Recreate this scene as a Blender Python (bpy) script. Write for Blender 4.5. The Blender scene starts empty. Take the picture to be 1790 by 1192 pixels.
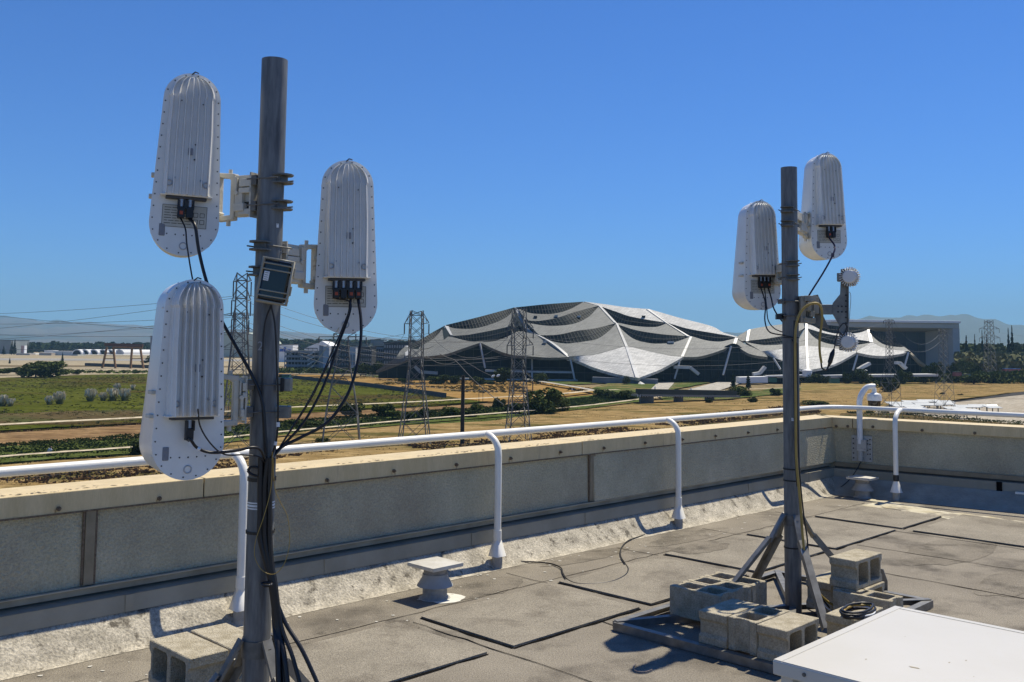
import bpy, bmesh, math, random
from mathutils import Vector, Matrix, noise
R = math.radians
sc = bpy.context.scene
COL = sc.collection
random.seed(7)
# ------------------------------------------------------------------ camera
F, PX, PY, H = 1680.0, 895.0, 476.0, 1.83       # focal length and principal point in photo pixels, eye height
pitch = math.atan(128 / F); roll = 0.0117
f0 = Vector((0, math.cos(pitch), math.sin(pitch))); up0 = Vector((0, -math.sin(pitch), math.cos(pitch))); rt0 = Vector((1, 0, 0))
rt = rt0 * math.cos(roll) + up0 * math.sin(roll); up = up0 * math.cos(roll) - rt0 * math.sin(roll)
C0 = Vector((0, 0, H))
cd = bpy.data.cameras.new('camera'); cam = bpy.data.objects.new('camera', cd); COL.objects.link(cam)
cd.sensor_width = 36; cd.lens = F / 1790 * 36; cd.shift_y = -(596 - PY) / 1790
cd.clip_start = 0.05; cd.clip_end = 60000
mw = Matrix((rt, up, -f0)).transposed().to_4x4(); mw.translation = C0; cam.matrix_world = mw
sc.camera = cam
# ------------------------------------------------------------------ light
SUN_EL, SUN_AZ = 61.0, 45.2        # elevation, azimuth clockwise from +Y
w = bpy.data.worlds.new('World'); sc.world = w; w.use_nodes = True
nt = w.node_tree; sk = nt.nodes.new('ShaderNodeTexSky'); sk.sky_type = 'NISHITA'; sk.sun_disc = False
sk.sun_elevation = R(SUN_EL); sk.sun_rotation = R(SUN_AZ); sk.altitude = 300; sk.air_density = 1.0; sk.dust_density = 0.0; sk.ozone_density = 5.0
bg = nt.nodes['Background']; hsv = nt.nodes.new('ShaderNodeHueSaturation'); hsv.inputs['Saturation'].default_value = 1.0; nt.links.new(sk.outputs[0], hsv.inputs['Color']); tint = nt.nodes.new('ShaderNodeMix'); tint.data_type = 'RGBA'; tint.blend_type = 'MULTIPLY'; tint.inputs[0].default_value = 1; nt.links.new(hsv.outputs[0], tint.inputs[6]); tint.inputs[7].default_value = (.41, .81, 1.42, 1); nt.links.new(tint.outputs[2], bg.inputs[0]); bg.inputs[1].default_value = 0.072
sd = bpy.data.lights.new('sun', 'SUN'); sd.energy = 5.0; sd.angle = R(0.53); sd.color = (1, 0.92, 0.76)
so = bpy.data.objects.new('sun', sd); COL.objects.link(so)
sv = Vector((math.sin(R(SUN_AZ)) * math.cos(R(SUN_EL)), math.cos(R(SUN_AZ)) * math.cos(R(SUN_EL)), math.sin(R(SUN_EL))))
so.rotation_euler = sv.to_track_quat('Z', 'Y').to_euler(); so.location = (30, 30, 60)
sc.view_settings.view_transform = 'Standard'; sc.view_settings.look = 'None'; sc.view_settings.gamma = 1
sc.view_settings.exposure = 0.26
sc.cycles.max_bounces = 6; sc.cycles.volume_bounces = 0
# ------------------------------------------------------------------ helpers
def ray(x, y): return f0 + rt * ((x - PX) / F) + up * ((PY - y) / F)
def Z(x, y, z=0.0):
    d = ray(x, y); return C0 + d * ((z - H) / d.z)
def Y(x, y, D):
    d = ray(x, y); return C0 + d * (D / d.y)
A = R(44.5)
U1 = Vector((math.sin(A), math.cos(A), 0)); N1 = Vector((-math.cos(A), math.sin(A), 0))
def W(u, v, z=0.0): return U1 * u + N1 * v + Vector((0, 0, z))
def wallpt(x, y, v):
    d = ray(x, y); return C0 + d * ((v - C0.dot(N1)) / d.dot(N1))
GZ = -14.0
def G(x, y, dz=0.0): return Z(x, y, GZ + dz)

MATS = {}
def mat(name, c1, c2=None, sc_=5.0, rough=0.8, metal=0.0, bump=0.0, bsc=None, det=6, coord='pos', stretch=None, c3=None, sc3=1.0, t3=(0.55, 0.7), spec=None, emit=None, alpha=None, lo=0.35, hi=0.65, coat=0, grain=0, gsc=110):
    if name in MATS: return MATS[name]
    m = bpy.data.materials.new(name); m.use_nodes = True; MATS[name] = m
    t = m.node_tree; n = t.nodes; L = t.links.new; b = n['Principled BSDF']
    b.inputs['Roughness'].default_value = rough; b.inputs['Metallic'].default_value = metal
    b.inputs['Base Color'].default_value = (*c1, 1)
    if spec is not None: b.inputs['Specular IOR Level'].default_value = spec
    if coat: b.inputs['Coat Weight'].default_value = coat
    if coord == 'pos':
        g = n.new('ShaderNodeNewGeometry'); src = g.outputs['Position']
    else:
        g = n.new('ShaderNodeTexCoord'); src = g.outputs['Object']
    if stretch:
        mp = n.new('ShaderNodeMapping'); L(src, mp.inputs[0])
        if len(stretch) == 4: mp.inputs['Rotation'].default_value[2] = stretch[3]
        mp.inputs['Scale'].default_value = stretch[:3]; src = mp.outputs[0]
    if c2:
        nz = n.new('ShaderNodeTexNoise'); nz.inputs['Scale'].default_value = sc_; nz.inputs['Detail'].default_value = det; nz.inputs['Roughness'].default_value = 0.6
        L(src, nz.inputs['Vector'])
        cr = n.new('ShaderNodeValToRGB'); cr.color_ramp.elements[0].position = lo; cr.color_ramp.elements[1].position = hi
        cr.color_ramp.elements[0].color = (*c1, 1); cr.color_ramp.elements[1].color = (*c2, 1)
        L(nz.outputs[0], cr.inputs[0]); out = cr.outputs[0]
        if c3:
            n3 = n.new('ShaderNodeTexNoise'); n3.inputs['Scale'].default_value = sc3; n3.inputs['Detail'].default_value = 5; n3.inputs['Roughness'].default_value = 0.65
            L(src, n3.inputs['Vector'])
            r3 = n.new('ShaderNodeValToRGB'); r3.color_ramp.elements[0].position = t3[0]; r3.color_ramp.elements[1].position = t3[1]
            L(n3.outputs[0], r3.inputs[0])
            mx = n.new('ShaderNodeMix'); mx.data_type = 'RGBA'; L(r3.outputs[0], mx.inputs[0]); L(out, mx.inputs[6]); mx.inputs[7].default_value = (*c3, 1); out = mx.outputs[2]
        if grain:
            n4 = n.new('ShaderNodeTexNoise'); n4.inputs['Scale'].default_value = gsc; n4.inputs['Detail'].default_value = 3; n4.inputs['Roughness'].default_value = .8; L(src, n4.inputs['Vector'])
            r4 = n.new('ShaderNodeMapRange'); r4.inputs[1].default_value = .3; r4.inputs[2].default_value = .7; r4.inputs[3].default_value = 1 - grain; r4.inputs[4].default_value = 1 + grain; L(n4.outputs[0], r4.inputs[0])
            m4 = n.new('ShaderNodeVectorMath'); m4.operation = 'MULTIPLY'; L(out, m4.inputs[0]); L(r4.outputs[0], m4.inputs[1]); out = m4.outputs[0]
        L(out, b.inputs['Base Color'])
    if bump:
        bz = n.new('ShaderNodeTexNoise'); bz.inputs['Scale'].default_value = bsc or sc_ * 3; bz.inputs['Detail'].default_value = 4; L(src, bz.inputs['Vector'])
        bp = n.new('ShaderNodeBump'); bp.inputs['Strength'].default_value = min(1, bump); bp.inputs['Distance'].default_value = 0.01 * max(1, bump)
        L(bz.outputs[0], bp.inputs['Height']); L(bp.outputs[0], b.inputs['Normal'])
    return m

class M:
    """collects faces, links them as ONE mesh object"""
    def __init__(s): s.v = []; s.f = []; s.mi = []; s.cur = 0; s.sm = []
    def add(s, vs, fs, smooth=False):
        o = len(s.v); s.v += [Vector(p) for p in vs]; s.f += [tuple(i + o for i in q) for q in fs]; s.mi += [s.cur] * len(fs); s.sm += [smooth] * len(fs); return s
    def obox(s, c, ax, ay, az, hx, hy, hz, ch=0.0):
        c = Vector(c); ax, ay, az = Vector(ax) * hx, Vector(ay) * hy, Vector(az) * hz
        if not ch:
            vs = [c + ax * i + ay * j + az * k for k in (-1, 1) for i, j in ((-1, -1), (1, -1), (1, 1), (-1, 1))]
            return s.add(vs, [(3, 2, 1, 0), (4, 5, 6, 7), (0, 1, 5, 4), (1, 2, 6, 5), (2, 3, 7, 6), (3, 0, 4, 7)])
        bm = bmesh.new(); bmesh.ops.create_cube(bm, size=2)
        for q in bm.verts: q.co = Vector((q.co.x * hx, q.co.y * hy, q.co.z * hz))
        bmesh.ops.bevel(bm, geom=bm.edges[:], offset=ch, segments=2, affect='EDGES', profile=0.5)
        bm.verts.index_update(); axn, ayn, azn = ax / hx, ay / hy, az / hz
        vs = [c + axn * q.co.x + ayn * q.co.y + azn * q.co.z for q in bm.verts]; fs = [tuple(q.index for q in f.verts) for f in bm.faces]; bm.free()
        return s.add(vs, fs)
    def box(s, x0, x1, y0, y1, z0, z1, ch=0.0):
        return s.obox(((x0 + x1) / 2, (y0 + y1) / 2, (z0 + z1) / 2), (1, 0, 0), (0, 1, 0), (0, 0, 1), (x1 - x0) / 2, (y1 - y0) / 2, (z1 - z0) / 2, ch)
    def uvbox(s, u0, u1, v0, v1, z0, z1, ch=0.0):
        return s.obox(W((u0 + u1) / 2, (v0 + v1) / 2, (z0 + z1) / 2), U1, N1, (0, 0, 1), (u1 - u0) / 2, (v1 - v0) / 2, (z1 - z0) / 2, ch)
    def bar(s, a, b, wd, ht=None, upv=(0, 0, 1), ch=0.0):
        a, b = Vector(a), Vector(b); d = (b - a); l = d.length; d.normalize(); u = Vector(upv)
        sd_ = d.cross(u)
        if sd_.length < 1e-4: sd_ = d.cross(Vector((1, 0, 0)))
        sd_.normalize(); u = sd_.cross(d)
        return s.obox((a + b) / 2, d, sd_, u, l / 2, wd / 2, (ht or wd) / 2, ch)
    def angle(s, a, b, wd, t=0.004, upv=(0, 0, 1)):
        a, b = Vector(a), Vector(b); d = (b - a).normalized(); u = Vector(upv); sd_ = d.cross(u).normalized(); u = sd_.cross(d)
        s.bar(a + u * (wd / 2 - t / 2), b + u * (wd / 2 - t / 2), wd, t, u)
        s.bar(a + sd_ * (wd / 2 - t / 2) - u * t / 2, b + sd_ * (wd / 2 - t / 2) - u * t / 2, t, wd - t, u)
        return s
    def tube(s, pts, r, n=10, caps=True, smooth=True, cr=0):
        pts = [Vector(p) for p in pts]
        if cr: pts = catmull(pts, cr)
        rs = r if isinstance(r, (list, tuple)) else [r] * len(pts)
        vs = []; fs = []; prev = None
        for i, p in enumerate(pts):
            t = (pts[min(i + 1, len(pts) - 1)] - pts[max(i - 1, 0)]).normalized()
            if prev is None:
                q = t.cross(Vector((0, 0, 1)))
                if q.length < 1e-3: q = t.cross(Vector((0, 1, 0)))
                q.normalize()
            else:
                q = (prev - t * prev.dot(t)).normalized()
            prev = q; q2 = t.cross(q)
            for k in range(n):
                a = 2 * math.pi * k / n; vs.append(p + (q * math.cos(a) + q2 * math.sin(a)) * rs[i])
        for i in range(len(pts) - 1):
            for k in range(n): fs.append((i * n + k, i * n + (k + 1) % n, (i + 1) * n + (k + 1) % n, (i + 1) * n + k))
        s.add(vs, fs, smooth)
        if caps: s.add(vs[:n], [tuple(range(n - 1, -1, -1))]); s.add(vs[-n:], [tuple(range(n))])
        return s
    def cyl(s, a, b, r, n=16, r2=None): return s.tube([a, b], [r, r if r2 is None else r2], n)
    def prism(s, pts, dv, smooth=False):
        pts = [Vector(p) for p in pts]; n = len(pts); dv = Vector(dv)
        s.add(pts + [p + dv for p in pts], [tuple(range(n - 1, -1, -1)), tuple(range(n, 2 * n))] + [(i, (i + 1) % n, n + (i + 1) % n, n + i) for i in range(n)]); return s
    def quad(s, *p): return s.add(p, [tuple(range(len(p)))])
    def build(s, name, m, parent=None, world=None):
        me = bpy.data.meshes.new(name)
        vs = s.v
        if world is not None:
            inv = world.inverted(); vs = [inv @ p for p in vs]
        me.from_pydata([tuple(p) for p in vs], [], s.f)
        for q in (m if isinstance(m, (list, tuple)) else [m]): me.materials.append(q)
        me.polygons.foreach_set('material_index', s.mi); me.polygons.foreach_set('use_smooth', s.sm)
        me.validate(); me.update()
        bm = bmesh.new(); bm.from_mesh(me); bmesh.ops.recalc_face_normals(bm, faces=bm.faces) if len(s.f) < 20000 else None; bm.to_mesh(me); bm.free()
        o = bpy.data.objects.new(name, me); COL.objects.link(o)
        if parent: o.parent = parent
        return o
def catmull(p, k):
    q = [p[0] * 2 - p[1]] + list(p) + [p[-1] * 2 - p[-2]]; out = []
    for i in range(1, len(q) - 2):
        for j in range(k):
            t = j / k; a, b, c, d = q[i - 1], q[i], q[i + 1], q[i + 2]
            out.append(0.5 * ((2 * b) + (c - a) * t + (2 * a - 5 * b + 4 * c - d) * t * t + (3 * b - a - 3 * c + d) * t ** 3))
    out.append(p[-1]); return out
def tag(o, label=None, cat=None, group=None, kind=None):
    if label: o['label'] = label
    if cat: o['category'] = cat
    if group: o['group'] = group
    if kind: o['kind'] = kind
    return o
def thing(name, label, cat, loc=(0, 0, 0), rz=0.0, group=None):
    o = bpy.data.objects.new(name, None); COL.objects.link(o); o.location = loc; o.rotation_euler = (0, 0, rz); o.empty_display_size = 0.2
    mwx = Matrix.Translation(Vector(loc)) @ Matrix.Rotation(rz, 4, 'Z')
    tag(o, label, cat, group); return o, mwx
def copytree(o, label=None, loc=None, rz=None, scale=None, group=None):
    c = o.copy(); COL.objects.link(c)
    if loc is not None: c.location = loc
    if rz is not None: c.rotation_euler = (0, 0, rz)
    if scale is not None: c.scale = scale if hasattr(scale, '__len__') else (scale,) * 3
    if label: c['label'] = label
    if group: c['group'] = group
    for ch in list(o.children):
        d = ch.copy(); COL.objects.link(d); d.parent = c
        for g in list(ch.children):
            e = g.copy(); COL.objects.link(e); e.parent = d
    return c
# ================================================================== ROOF
m_felt = mat('roof_felt', (.19, .165, .125), (.30, .265, .205), 1.1, .95, bump=1, bsc=130, c3=(.105, .09, .068), sc3=1.5, t3=(.5, .68), lo=.3, hi=.7, grain=.42, gsc=95)
m_pad = mat('cap_sheet', (.215, .19, .145), (.32, .285, .22), 1.6, .95, bump=1, bsc=130, c3=(.135, .115, .085), sc3=1.9, t3=(.52, .72), lo=.3, hi=.7, grain=.42, gsc=95)
m_bit = mat('bitumen', (.006, .006, .006), (.014, .013, .012), 20, 1, spec=0)
m_alum = mat('aluminised_cant', (.28, .25, .19), (.50, .45, .35), 7, .8, bump=.7, bsc=60, c3=(.10, .085, .06), sc3=9, t3=(.57, .66), grain=.5, gsc=60)
m_cop = mat('coping_cream', (.54, .43, .235), (.62, .50, .29), 3, .6, bump=.15, bsc=60, stretch=(3, 3, .5), c3=(.40, .31, .19), sc3=3.5, t3=(.6, .78), grain=.08, gsc=40)
m_copd = mat('coping_dirt', (.05, .04, .03), (.12, .1, .07), 30, .9)
m_pan = mat('stucco_panel', (.42, .385, .26), (.50, .46, .32), 2.2, .9, bump=1.5, bsc=55, c3=(.29, .25, .18), sc3=.9, t3=(.45, .8), grain=.22, gsc=70)
m_flash = mat('base_flashing', (.26, .245, .185), (.34, .32, .25), 2, .7, bump=.3, bsc=30)
m_gapshade = mat('gap_shade', (.07, .065, .055), (.11, .10, .08), 3, .7)  # shade of the recessed gap put into its colour
m_joint = mat('joint_strip', (.20, .165, .10), (.28, .23, .15), 8, .7)
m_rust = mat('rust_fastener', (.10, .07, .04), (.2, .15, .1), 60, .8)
m_rail = mat('white_rail_paint', (.80, .775, .69), (.86, .835, .75), 4, .35, bump=.1, bsc=30, c3=(.5, .5, .48), sc3=6, t3=(.68, .8))
# deck: the roof plane, running under the parapets
UB, UE = -8.0, 12.55
dk = M(); n = 40
dk.quad(W(-9, -8, 0), W(13.2, -8, 0), W(13.2, 6.2, 0), W(-9, 6.2, 0))
tag(dk.build('roof', m_felt), kind='structure', label='granular grey felt roof surface')
# raised cap-sheet pads, near edges in shadow
pads = M()
def pad(u0, u1, v0, v1, t=.014):
    k = []
    for (a, b) in ((u0, v0), (u1, v0), (u1, v1), (u0, v1)): k.append((a, b))
    pads.prism([W(a, b, 0.0) for a, b in k], (0, 0, t))
PADS = [(2.62, 4.10, 4.20, 5.05), (4.30, 5.56, 4.175, 5.04), (5.70, 6.99, 4.175, 5.05), (7.15, 8.38, 4.17, 5.09), (8.5, 9.83, 4.16, 5.07), (9.97, 11.02, 4.15, 5.10),
        (9.93, 11.3, 1.2, 4.02), (1.1, 2.5, 4.2, 5.05)]
for q in PADS: pads.cur = 0; pad(*q)
tag(pads.build('roof_cap_sheets', m_pad), kind='structure')
# dark bitumen lap seams; along the pads' near edges the black paints in their shade
sm = M()
def seam(u0, v0, u1, v1, wd, z=.004, wob=.006, h=.002):
    h = .002; z = .004; wd *= .8; wob = max(wob, .007)
    a = W(u0, v0); b = W(u1, v1); L_ = (b - a).length; k = max(2, int(L_ / .12)); s_ = (b - a).cross(Vector((0, 0, 1))).normalized()
    rr = random.Random(int((u0 * 37 + v0 * 91) * 100)); off = [rr.uniform(-wob, wob) for _ in range(k + 1)]; wv = [wd * rr.uniform(.35, 1.5) for _ in range(k + 1)]
    vs = []
    for i in range(k + 1):
        p = a + (b - a) * (i / k) + s_ * off[i]
        vs += [p - s_ * wv[i] / 2 + Vector((0, 0, z)), p + Vector((0, 0, z + h)), p + s_ * wv[i] / 2 + Vector((0, 0, z))]
    fs = []
    for i in range(k): fs += [(i * 3, i * 3 + 1, i * 3 + 4, i * 3 + 3), (i * 3 + 1, i * 3 + 2, i * 3 + 5, i * 3 + 4)]
    sm.add(vs, fs)
for (u0, u1, v0, v1) in PADS[:7]:
    if (u0 > 9.93 - .001 and v0 < 2): seam(u0 - .012, v1, u0 - .012, v0, .03); continue
    seam(u0 - .012, v1, u0 - .012, v0 - .01, .028); seam(u0 - .012, v0 - .012, u1, v0 - .012, .028)
seam(4.2, 5.0, 4.18, 3.1, .012, .003, .01, .003); seam(4.18, 3.1, 4.17, -2, .03, .003, .012, .003); seam(1.0, 5.16, 11.3, 5.14, .007, .003, .012, .002)
for u_ in (5.62, 7.06, 8.44, 9.9): seam(u_, 5.1, u_, 5.55, .006, .003, .01, .002)
for (x0, y0, x1, y1, wd) in ((1545, 1002, 1790, 1047, .014), (1498, 953, 1790, 999, .011), (1560, 928, 1790, 961, .009), (1050, 1086, 1098, 1104, .01), (1165, 1126, 1300, 1162, .01), (1300, 1162, 1330, 1158, .01)):
    a = Z(x0, y0); b = Z(x1, y1); b = b + (b - a) * (.6 if x1 == 1790 else 0)
    seam(a.dot(U1), a.dot(N1), b.dot(U1), b.dot(N1), wd, .003, .008, .003)
# crumbled lap line along the cant toe
seam(-6, 5.70, 11.6, 5.74, .016, .004, .016, .005)
tag(sm.build('roof_seams_edge_shade', m_bit), kind='structure')
# white and yellow residue on the felt by the far parapet: low uneven patches
stn = M(); rs2 = random.Random(77)
for (u_, v_, a_, b_) in ((5.1, 5.35, .5, .2), (3.6, 5.0, .6, .25), (6.6, 5.5, .55, .12), (8.0, 5.4, .7, .15), (3.4, 4.7, .3, .2), (9.2, 3.4, .8, .3), (7.6, 5.0, .35, .18), (8.6, 2.6, .9, .2), (10.6, 4.4, .5, .2)):
    n_ = 26; stn.add([W(u_ + math.cos(i * math.tau / n_) * a_ * (1 + .28 * noise.noise(Vector((math.cos(i * math.tau / n_) * 2, math.sin(i * math.tau / n_) * 2, u_)))), v_ + math.sin(i * math.tau / n_) * b_ * (1 + .3 * noise.noise(Vector((math.cos(i * math.tau / n_) * 3, math.sin(i * math.tau / n_) * 3, u_ + 5)))), .0165 if 4.17 < v_ < 5.1 and b_ < .19 else .0025) for i in range(n_)], [tuple(range(n_))])
tag(stn.build('roof_stains', mat('felt_stain', (.16, .137, .10), (.245, .215, .165), 1.8, .95, bump=1, bsc=130, c3=(.11, .095, .07), sc3=3, t3=(.5, .65), grain=.42, gsc=95)), kind='structure')
res = M(); rr = random.Random(5)
def blotch(pts, z=.004):
    cs = [Z(x, y) for x, y in pts]; q = []
    for i in range(len(cs)):
        a, b = cs[i], cs[(i + 1) % len(cs)]
        for j in range(6):
            p = a.lerp(b, j / 6); q.append(p + Vector((rr.uniform(-.035, .035), rr.uniform(-.05, .05), z)))
    res.add(q, [tuple(range(len(q)))])
blotch([(1515, 872), (1560, 878), (1640, 893), (1720, 903), (1790, 912), (1900, 930), (1900, 945), (1790, 928), (1730, 922), (1650, 906), (1585, 896), (1545, 887)])
blotch([(1500, 884), (1528, 880), (1545, 886), (1540, 892)])
m_res = mat('dried_residue', (.42, .36, .22), (.58, .54, .42), 4, .9, c3=(.24, .21, .16), sc3=3, t3=(.5, .6), bump=.5, bsc=60)
tag(res.build('roof_residue', m_res), kind='structure')

# ------------------------------------------------------------------ long parapet (runs along U1)
VT = 5.72           # cant toe
VW = VT + .20       # coping face
def strip(mm, segs, path):
    """quads along stations: path = [(u, [(v,z),...]), ...]"""
    pts = [[W(u, v, z) for v, z in prof] for u, prof in path]; vs = [p for r_ in pts for p in r_]; k = len(pts[0])
    mm.add(vs, [(i * k + j, (i + 1) * k + j, (i + 1) * k + j + 1, i * k + j + 1) for i in range(len(pts) - 1) for j in range(k - 1)])
UC = 12.06          # inner corner
par, _ = thing('parapet_wall', 'long stucco parapet wall with cream metal coping along the left roof edge', 'wall')
CT, CB, WB = .939, .812, .365
def overhang(u):    # the stucco face leans out towards the far end
    return .03 if u < UJ else .010
def foot(u):        # and its lower edge bellies inward there
    return .022 if u < UJ else -.010 - .018 * min(1, (u - UJ) / 3.0)
UJ = wallpt(1034, 830, VW + .03).dot(U1)
pm = M()
us = sorted([UB + i * .5 for i in range(int((UC - UB) / .5) + 1)] + [UC + .12, UJ - .002, UJ + .002])
for i in range(len(us) - 1):
    a, b = us[i], us[i + 1]
    vs = [W(a, VW + foot(a), WB), W(b, VW + foot(b), WB), W(b, VW + overhang(b), CT - .05), W(a, VW + overhang(a), CT - .05)]
    pm.add(vs, [(0, 1, 2, 3)])
pm.quad(W(UB, VW + .34, -.05), W(UC + .6, VW + .34, -.05), W(UC + .6, VW + .34, CT - .05), W(UB, VW + .34, CT - .05))
pm.build('stucco_face', m_pan, par)
JU = [wallpt(357, 850, VW).dot(U1), wallpt(1018, 790, VW).dot(U1)]
edges = [UB] + JU + [UC + .005]
for i in range(3):
    c = M(); a, b = edges[i] + .004, edges[i + 1] - .004
    if i == 2: c.prism([W(a, VW, CB), W(b, VW, CB), W(UC + .38, VW + .36, CB), W(a, VW + .36, CB)], (0, 0, CT - CB))
    else: c.uvbox(a, b, VW, VW + .36, CB, CT, .006)
    c.build('coping', m_cop, par)
jm = M()
for u_ in JU: jm.uvbox(u_ - .006, u_ + .006, VW + .012, VW + .35, CB + .005, CT - .004)
jm.build('coping_joint', m_bit, par)
for x0, x1 in ((148, 165), (1030, 1039)):
    ua = wallpt(x0, 930 if x0 < 500 else 830, VW + .02).dot(U1); ub = wallpt(x1, 930 if x0 < 500 else 830, VW + .02).dot(U1)
    q = M(); o_ = VW + .018; q.uvbox(ua, ub, o_ - .012, o_ + .03, WB + .005, CB - .002)
    q.build('joint_strip', m_joint, par)
    q = M(); q.uvbox(ua - .014, ua - .003, o_ - .008, o_ + .03, WB + .005, CB - .003); q.uvbox(ub + .003, ub + .014, o_ - .008, o_ + .03, WB + .005, CB - .003)
    q.build('dark_stain_line', m_rust, par)
scr = [(102, 889), (278, 871), (571, 839), (688, 823), (797, 812), (892, 801), (979, 790), (1055, 783), (1127, 774), (1192, 768), (1250, 762), (1307, 756), (1358, 751), (1441, 748)]
for (x, y) in scr:
    p = wallpt(x, y, VW); q = M(); q.cyl(p + N1 * .004, p - N1 * .012, .014, 10); q.cyl(p - N1 * .012, p - N1 * .026, .007, 8); q.build('screw', m_rust, par)
rs_ = random.Random(31)
for (x, y) in scr:
    p = wallpt(x, y, VW); q = M()
    for j in range(3):
        o_ = rs_.uniform(-.02, .02); wd_ = rs_.uniform(.002, .006); z0_ = p.z - rs_.uniform(.0, .01); z1_ = max(CB, p.z - rs_.uniform(.02, .05)); a_ = p + U1 * o_ - N1 * .0012
        q.add([Vector((a_.x, a_.y, z0_)) + U1 * wd_, Vector((a_.x, a_.y, z0_)) - U1 * wd_, Vector((a_.x, a_.y, z1_)) - U1 * wd_ * .4, Vector((a_.x, a_.y, z1_)) + U1 * wd_ * .4], [(0, 1, 2, 3)])
    q.build('rust_streak', mat('rust_streaks', (.34, .25, .13), (.42, .31, .17), 40, .8), par)
# thin dirt line beneath the coping lip and flecks on the coping top
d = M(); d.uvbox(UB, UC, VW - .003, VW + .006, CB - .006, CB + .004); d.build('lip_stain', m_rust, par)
fl = M(); rr = random.Random(3)
for i in range(420):
    u_ = rr.uniform(1.5, 9.0); v_ = VW + .015 + abs(rr.gauss(0, .05)); s_ = rr.uniform(.003, .011)
    if noise.noise(Vector((u_ * 1.5, 0, 3))) < -.05: continue
    p = W(u_, v_, CT + .0015); fl.add([p + U1 * s_ * 2, p + N1 * s_, p - U1 * s_ * 1.5, p - N1 * s_ * .8], [(0, 1, 2, 3)])
fl.build('lichen_flecks', m_copd, par)
# flashings below the stucco
fb = M(); fb.uvbox(UB, UC + .3, VW - .03 + .07, VW + .2, .308, WB - .0095, 0); fb.build('drip_edge', mat('drip_metal', (.30, .27, .2), (.42, .39, .3), 4, .6), par)
fb = M(); fb.uvbox(UB, UC, VW - .014, VW + .06, WB - .009, WB - .003); fb.build('drip_lip', MATS['drip_metal'], par)
fb = M(); fb.uvbox(UB, UC + .3, VW + .075, VW + .2, .29, .306); fb.build('shadow_gap', m_gapshade, par)
fb = M(); strip(fb, 0, [(u_, [(VW - .035, .282), (VW + .08, .296)]) for u_ in (UB, UC)]); strip(fb, 0, [(u_, [(VW - .035, .178), (VW - .03, .281)]) for u_ in (UB, UC)])
fb.build('counter_flashing', m_flash, par)
fb = M()
for i in range(9): u_ = 1.2 + i * 1.45; fb.uvbox(u_, u_ + .05, VW - .039, VW - .03, .18, .281)
fb.build('flashing_lap', m_flash, par)
# cant strip: lumpy aluminised felt rising from the deck to the flashing
cm = M(); nu = 420; prof = [(-.05, .002), (.0, .012), (.04, .045), (.08, .085), (.12, .126), (.155, .162), (.18, .182)]
vs = []
for i in range(nu + 1):
    u_ = UB + (UC + .02 - UB) * i / nu
    for j, (dv_, z_) in enumerate(prof):
        nn = noise.noise(Vector((u_ * 2.2, dv_ * 6, 1.3))) * .009 + noise.noise(Vector((u_ * 7, dv_ * 14, 8))) * .0035
        amp = 1 if 0 < j < 6 else .25
        vs.append(W(u_, VT + dv_ + (nn * 1.2 if j < 2 else 0) - (.02 * noise.noise(Vector((u_ * 1.1, 0, 9))) if j == 0 else 0), max(z_ + nn * amp, .0025 if j else .002)))
k = len(prof)
cm.add(vs, [(i * k + j, (i + 1) * k + j, (i + 1) * k + j + 1, i * k + j + 1) for i in range(nu) for j in range(k - 1)], True)
cm.build('cant_strip', m_alum, par)
# ------------------------------------------------------------------ far parapet (runs from the corner towards the right)
RC = W(UC, VW, 0); RD = (W(12.397, 3.692) - W(12.06, 5.92)).normalized(); RN = Vector((RD.y, -RD.x, 0)) * -1   # RN points outward
if RN.dot(U1) < 0: RN = -RN
par2, _ = thing('parapet_wall', 'short far parapet wall right of the roof corner, fully in shade with stained cream coping', 'wall')
LEN = 9.0
def rw(s, o, z): return RC + RD * s + RN * o + Vector((0, 0, z))
def rbox(mm, s0, s1, o0, o1, z0, z1, ch=0): return mm.obox(rw((s0 + s1) / 2, (o0 + o1) / 2, (z0 + z1) / 2), RD, RN, (0, 0, 1), (s1 - s0) / 2, (o1 - o0) / 2, (z1 - z0) / 2, ch)
q = M(); rbox(q, -.3, LEN, .05, .32, WB - .2, CT - .05); q.build('stucco_face', m_pan, par2)
js = (wallpt(1490, 745, VW) - RC).length
# coping pieces: hit the coping plane through the pixel of the joint
def rhit(x, y, o=0.0):
    dd = ray(x, y); p0 = RC + RN * o; t = (p0 - C0).dot(RN) / dd.dot(RN); return C0 + dd * t
js = (rhit(1490, 742) - RC).dot(RD)
q = M(); q.prism([rw(.006, 0, CB), rw(js - .004, 0, CB), rw(js - .004, .36, CB), rw(-.36, .36, CB)], (0, 0, CT - CB)); q.build('coping', m_cop, par2)
q = M(); rbox(q, js + .004, LEN, 0, .36, CB, CT, .006); q.build('coping', m_cop, par2)
q = M(); rbox(q, js - .006, js + .006, .012, .35, CB + .005, CT - .004); q.build('coping_joint', m_bit, par2)
for (x, y) in ((1462, 745), (1482, 745), (1526, 746), (1612, 752), (1704, 757)):
    p = rhit(x, y); q = M(); q.cyl(p + RN * .004, p - RN * .012, .018, 10); q.cyl(p - RN * .012, p - RN * .02, .008, 8); q.build('screw', m_rust, par2)
q = M(); rbox(q, .02, LEN, .02, .3, .308, WB - .004); q.build('drip_edge', m_joint, par2)
q = M(); rbox(q, .02, LEN, .045, .3, .285, .306); q.build('shadow_gap', m_gapshade, par2)
q = M(); rbox(q, .02, LEN, -.035, .3, .178, .284); q.build('counter_flashing', m_flash, par2)
q = M(); vs = []; nu = 160
m_cant2 = mat('weathered_cant', (.27, .255, .205), (.37, .35, .285), 5, .8, bump=.8, bsc=30)
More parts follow.
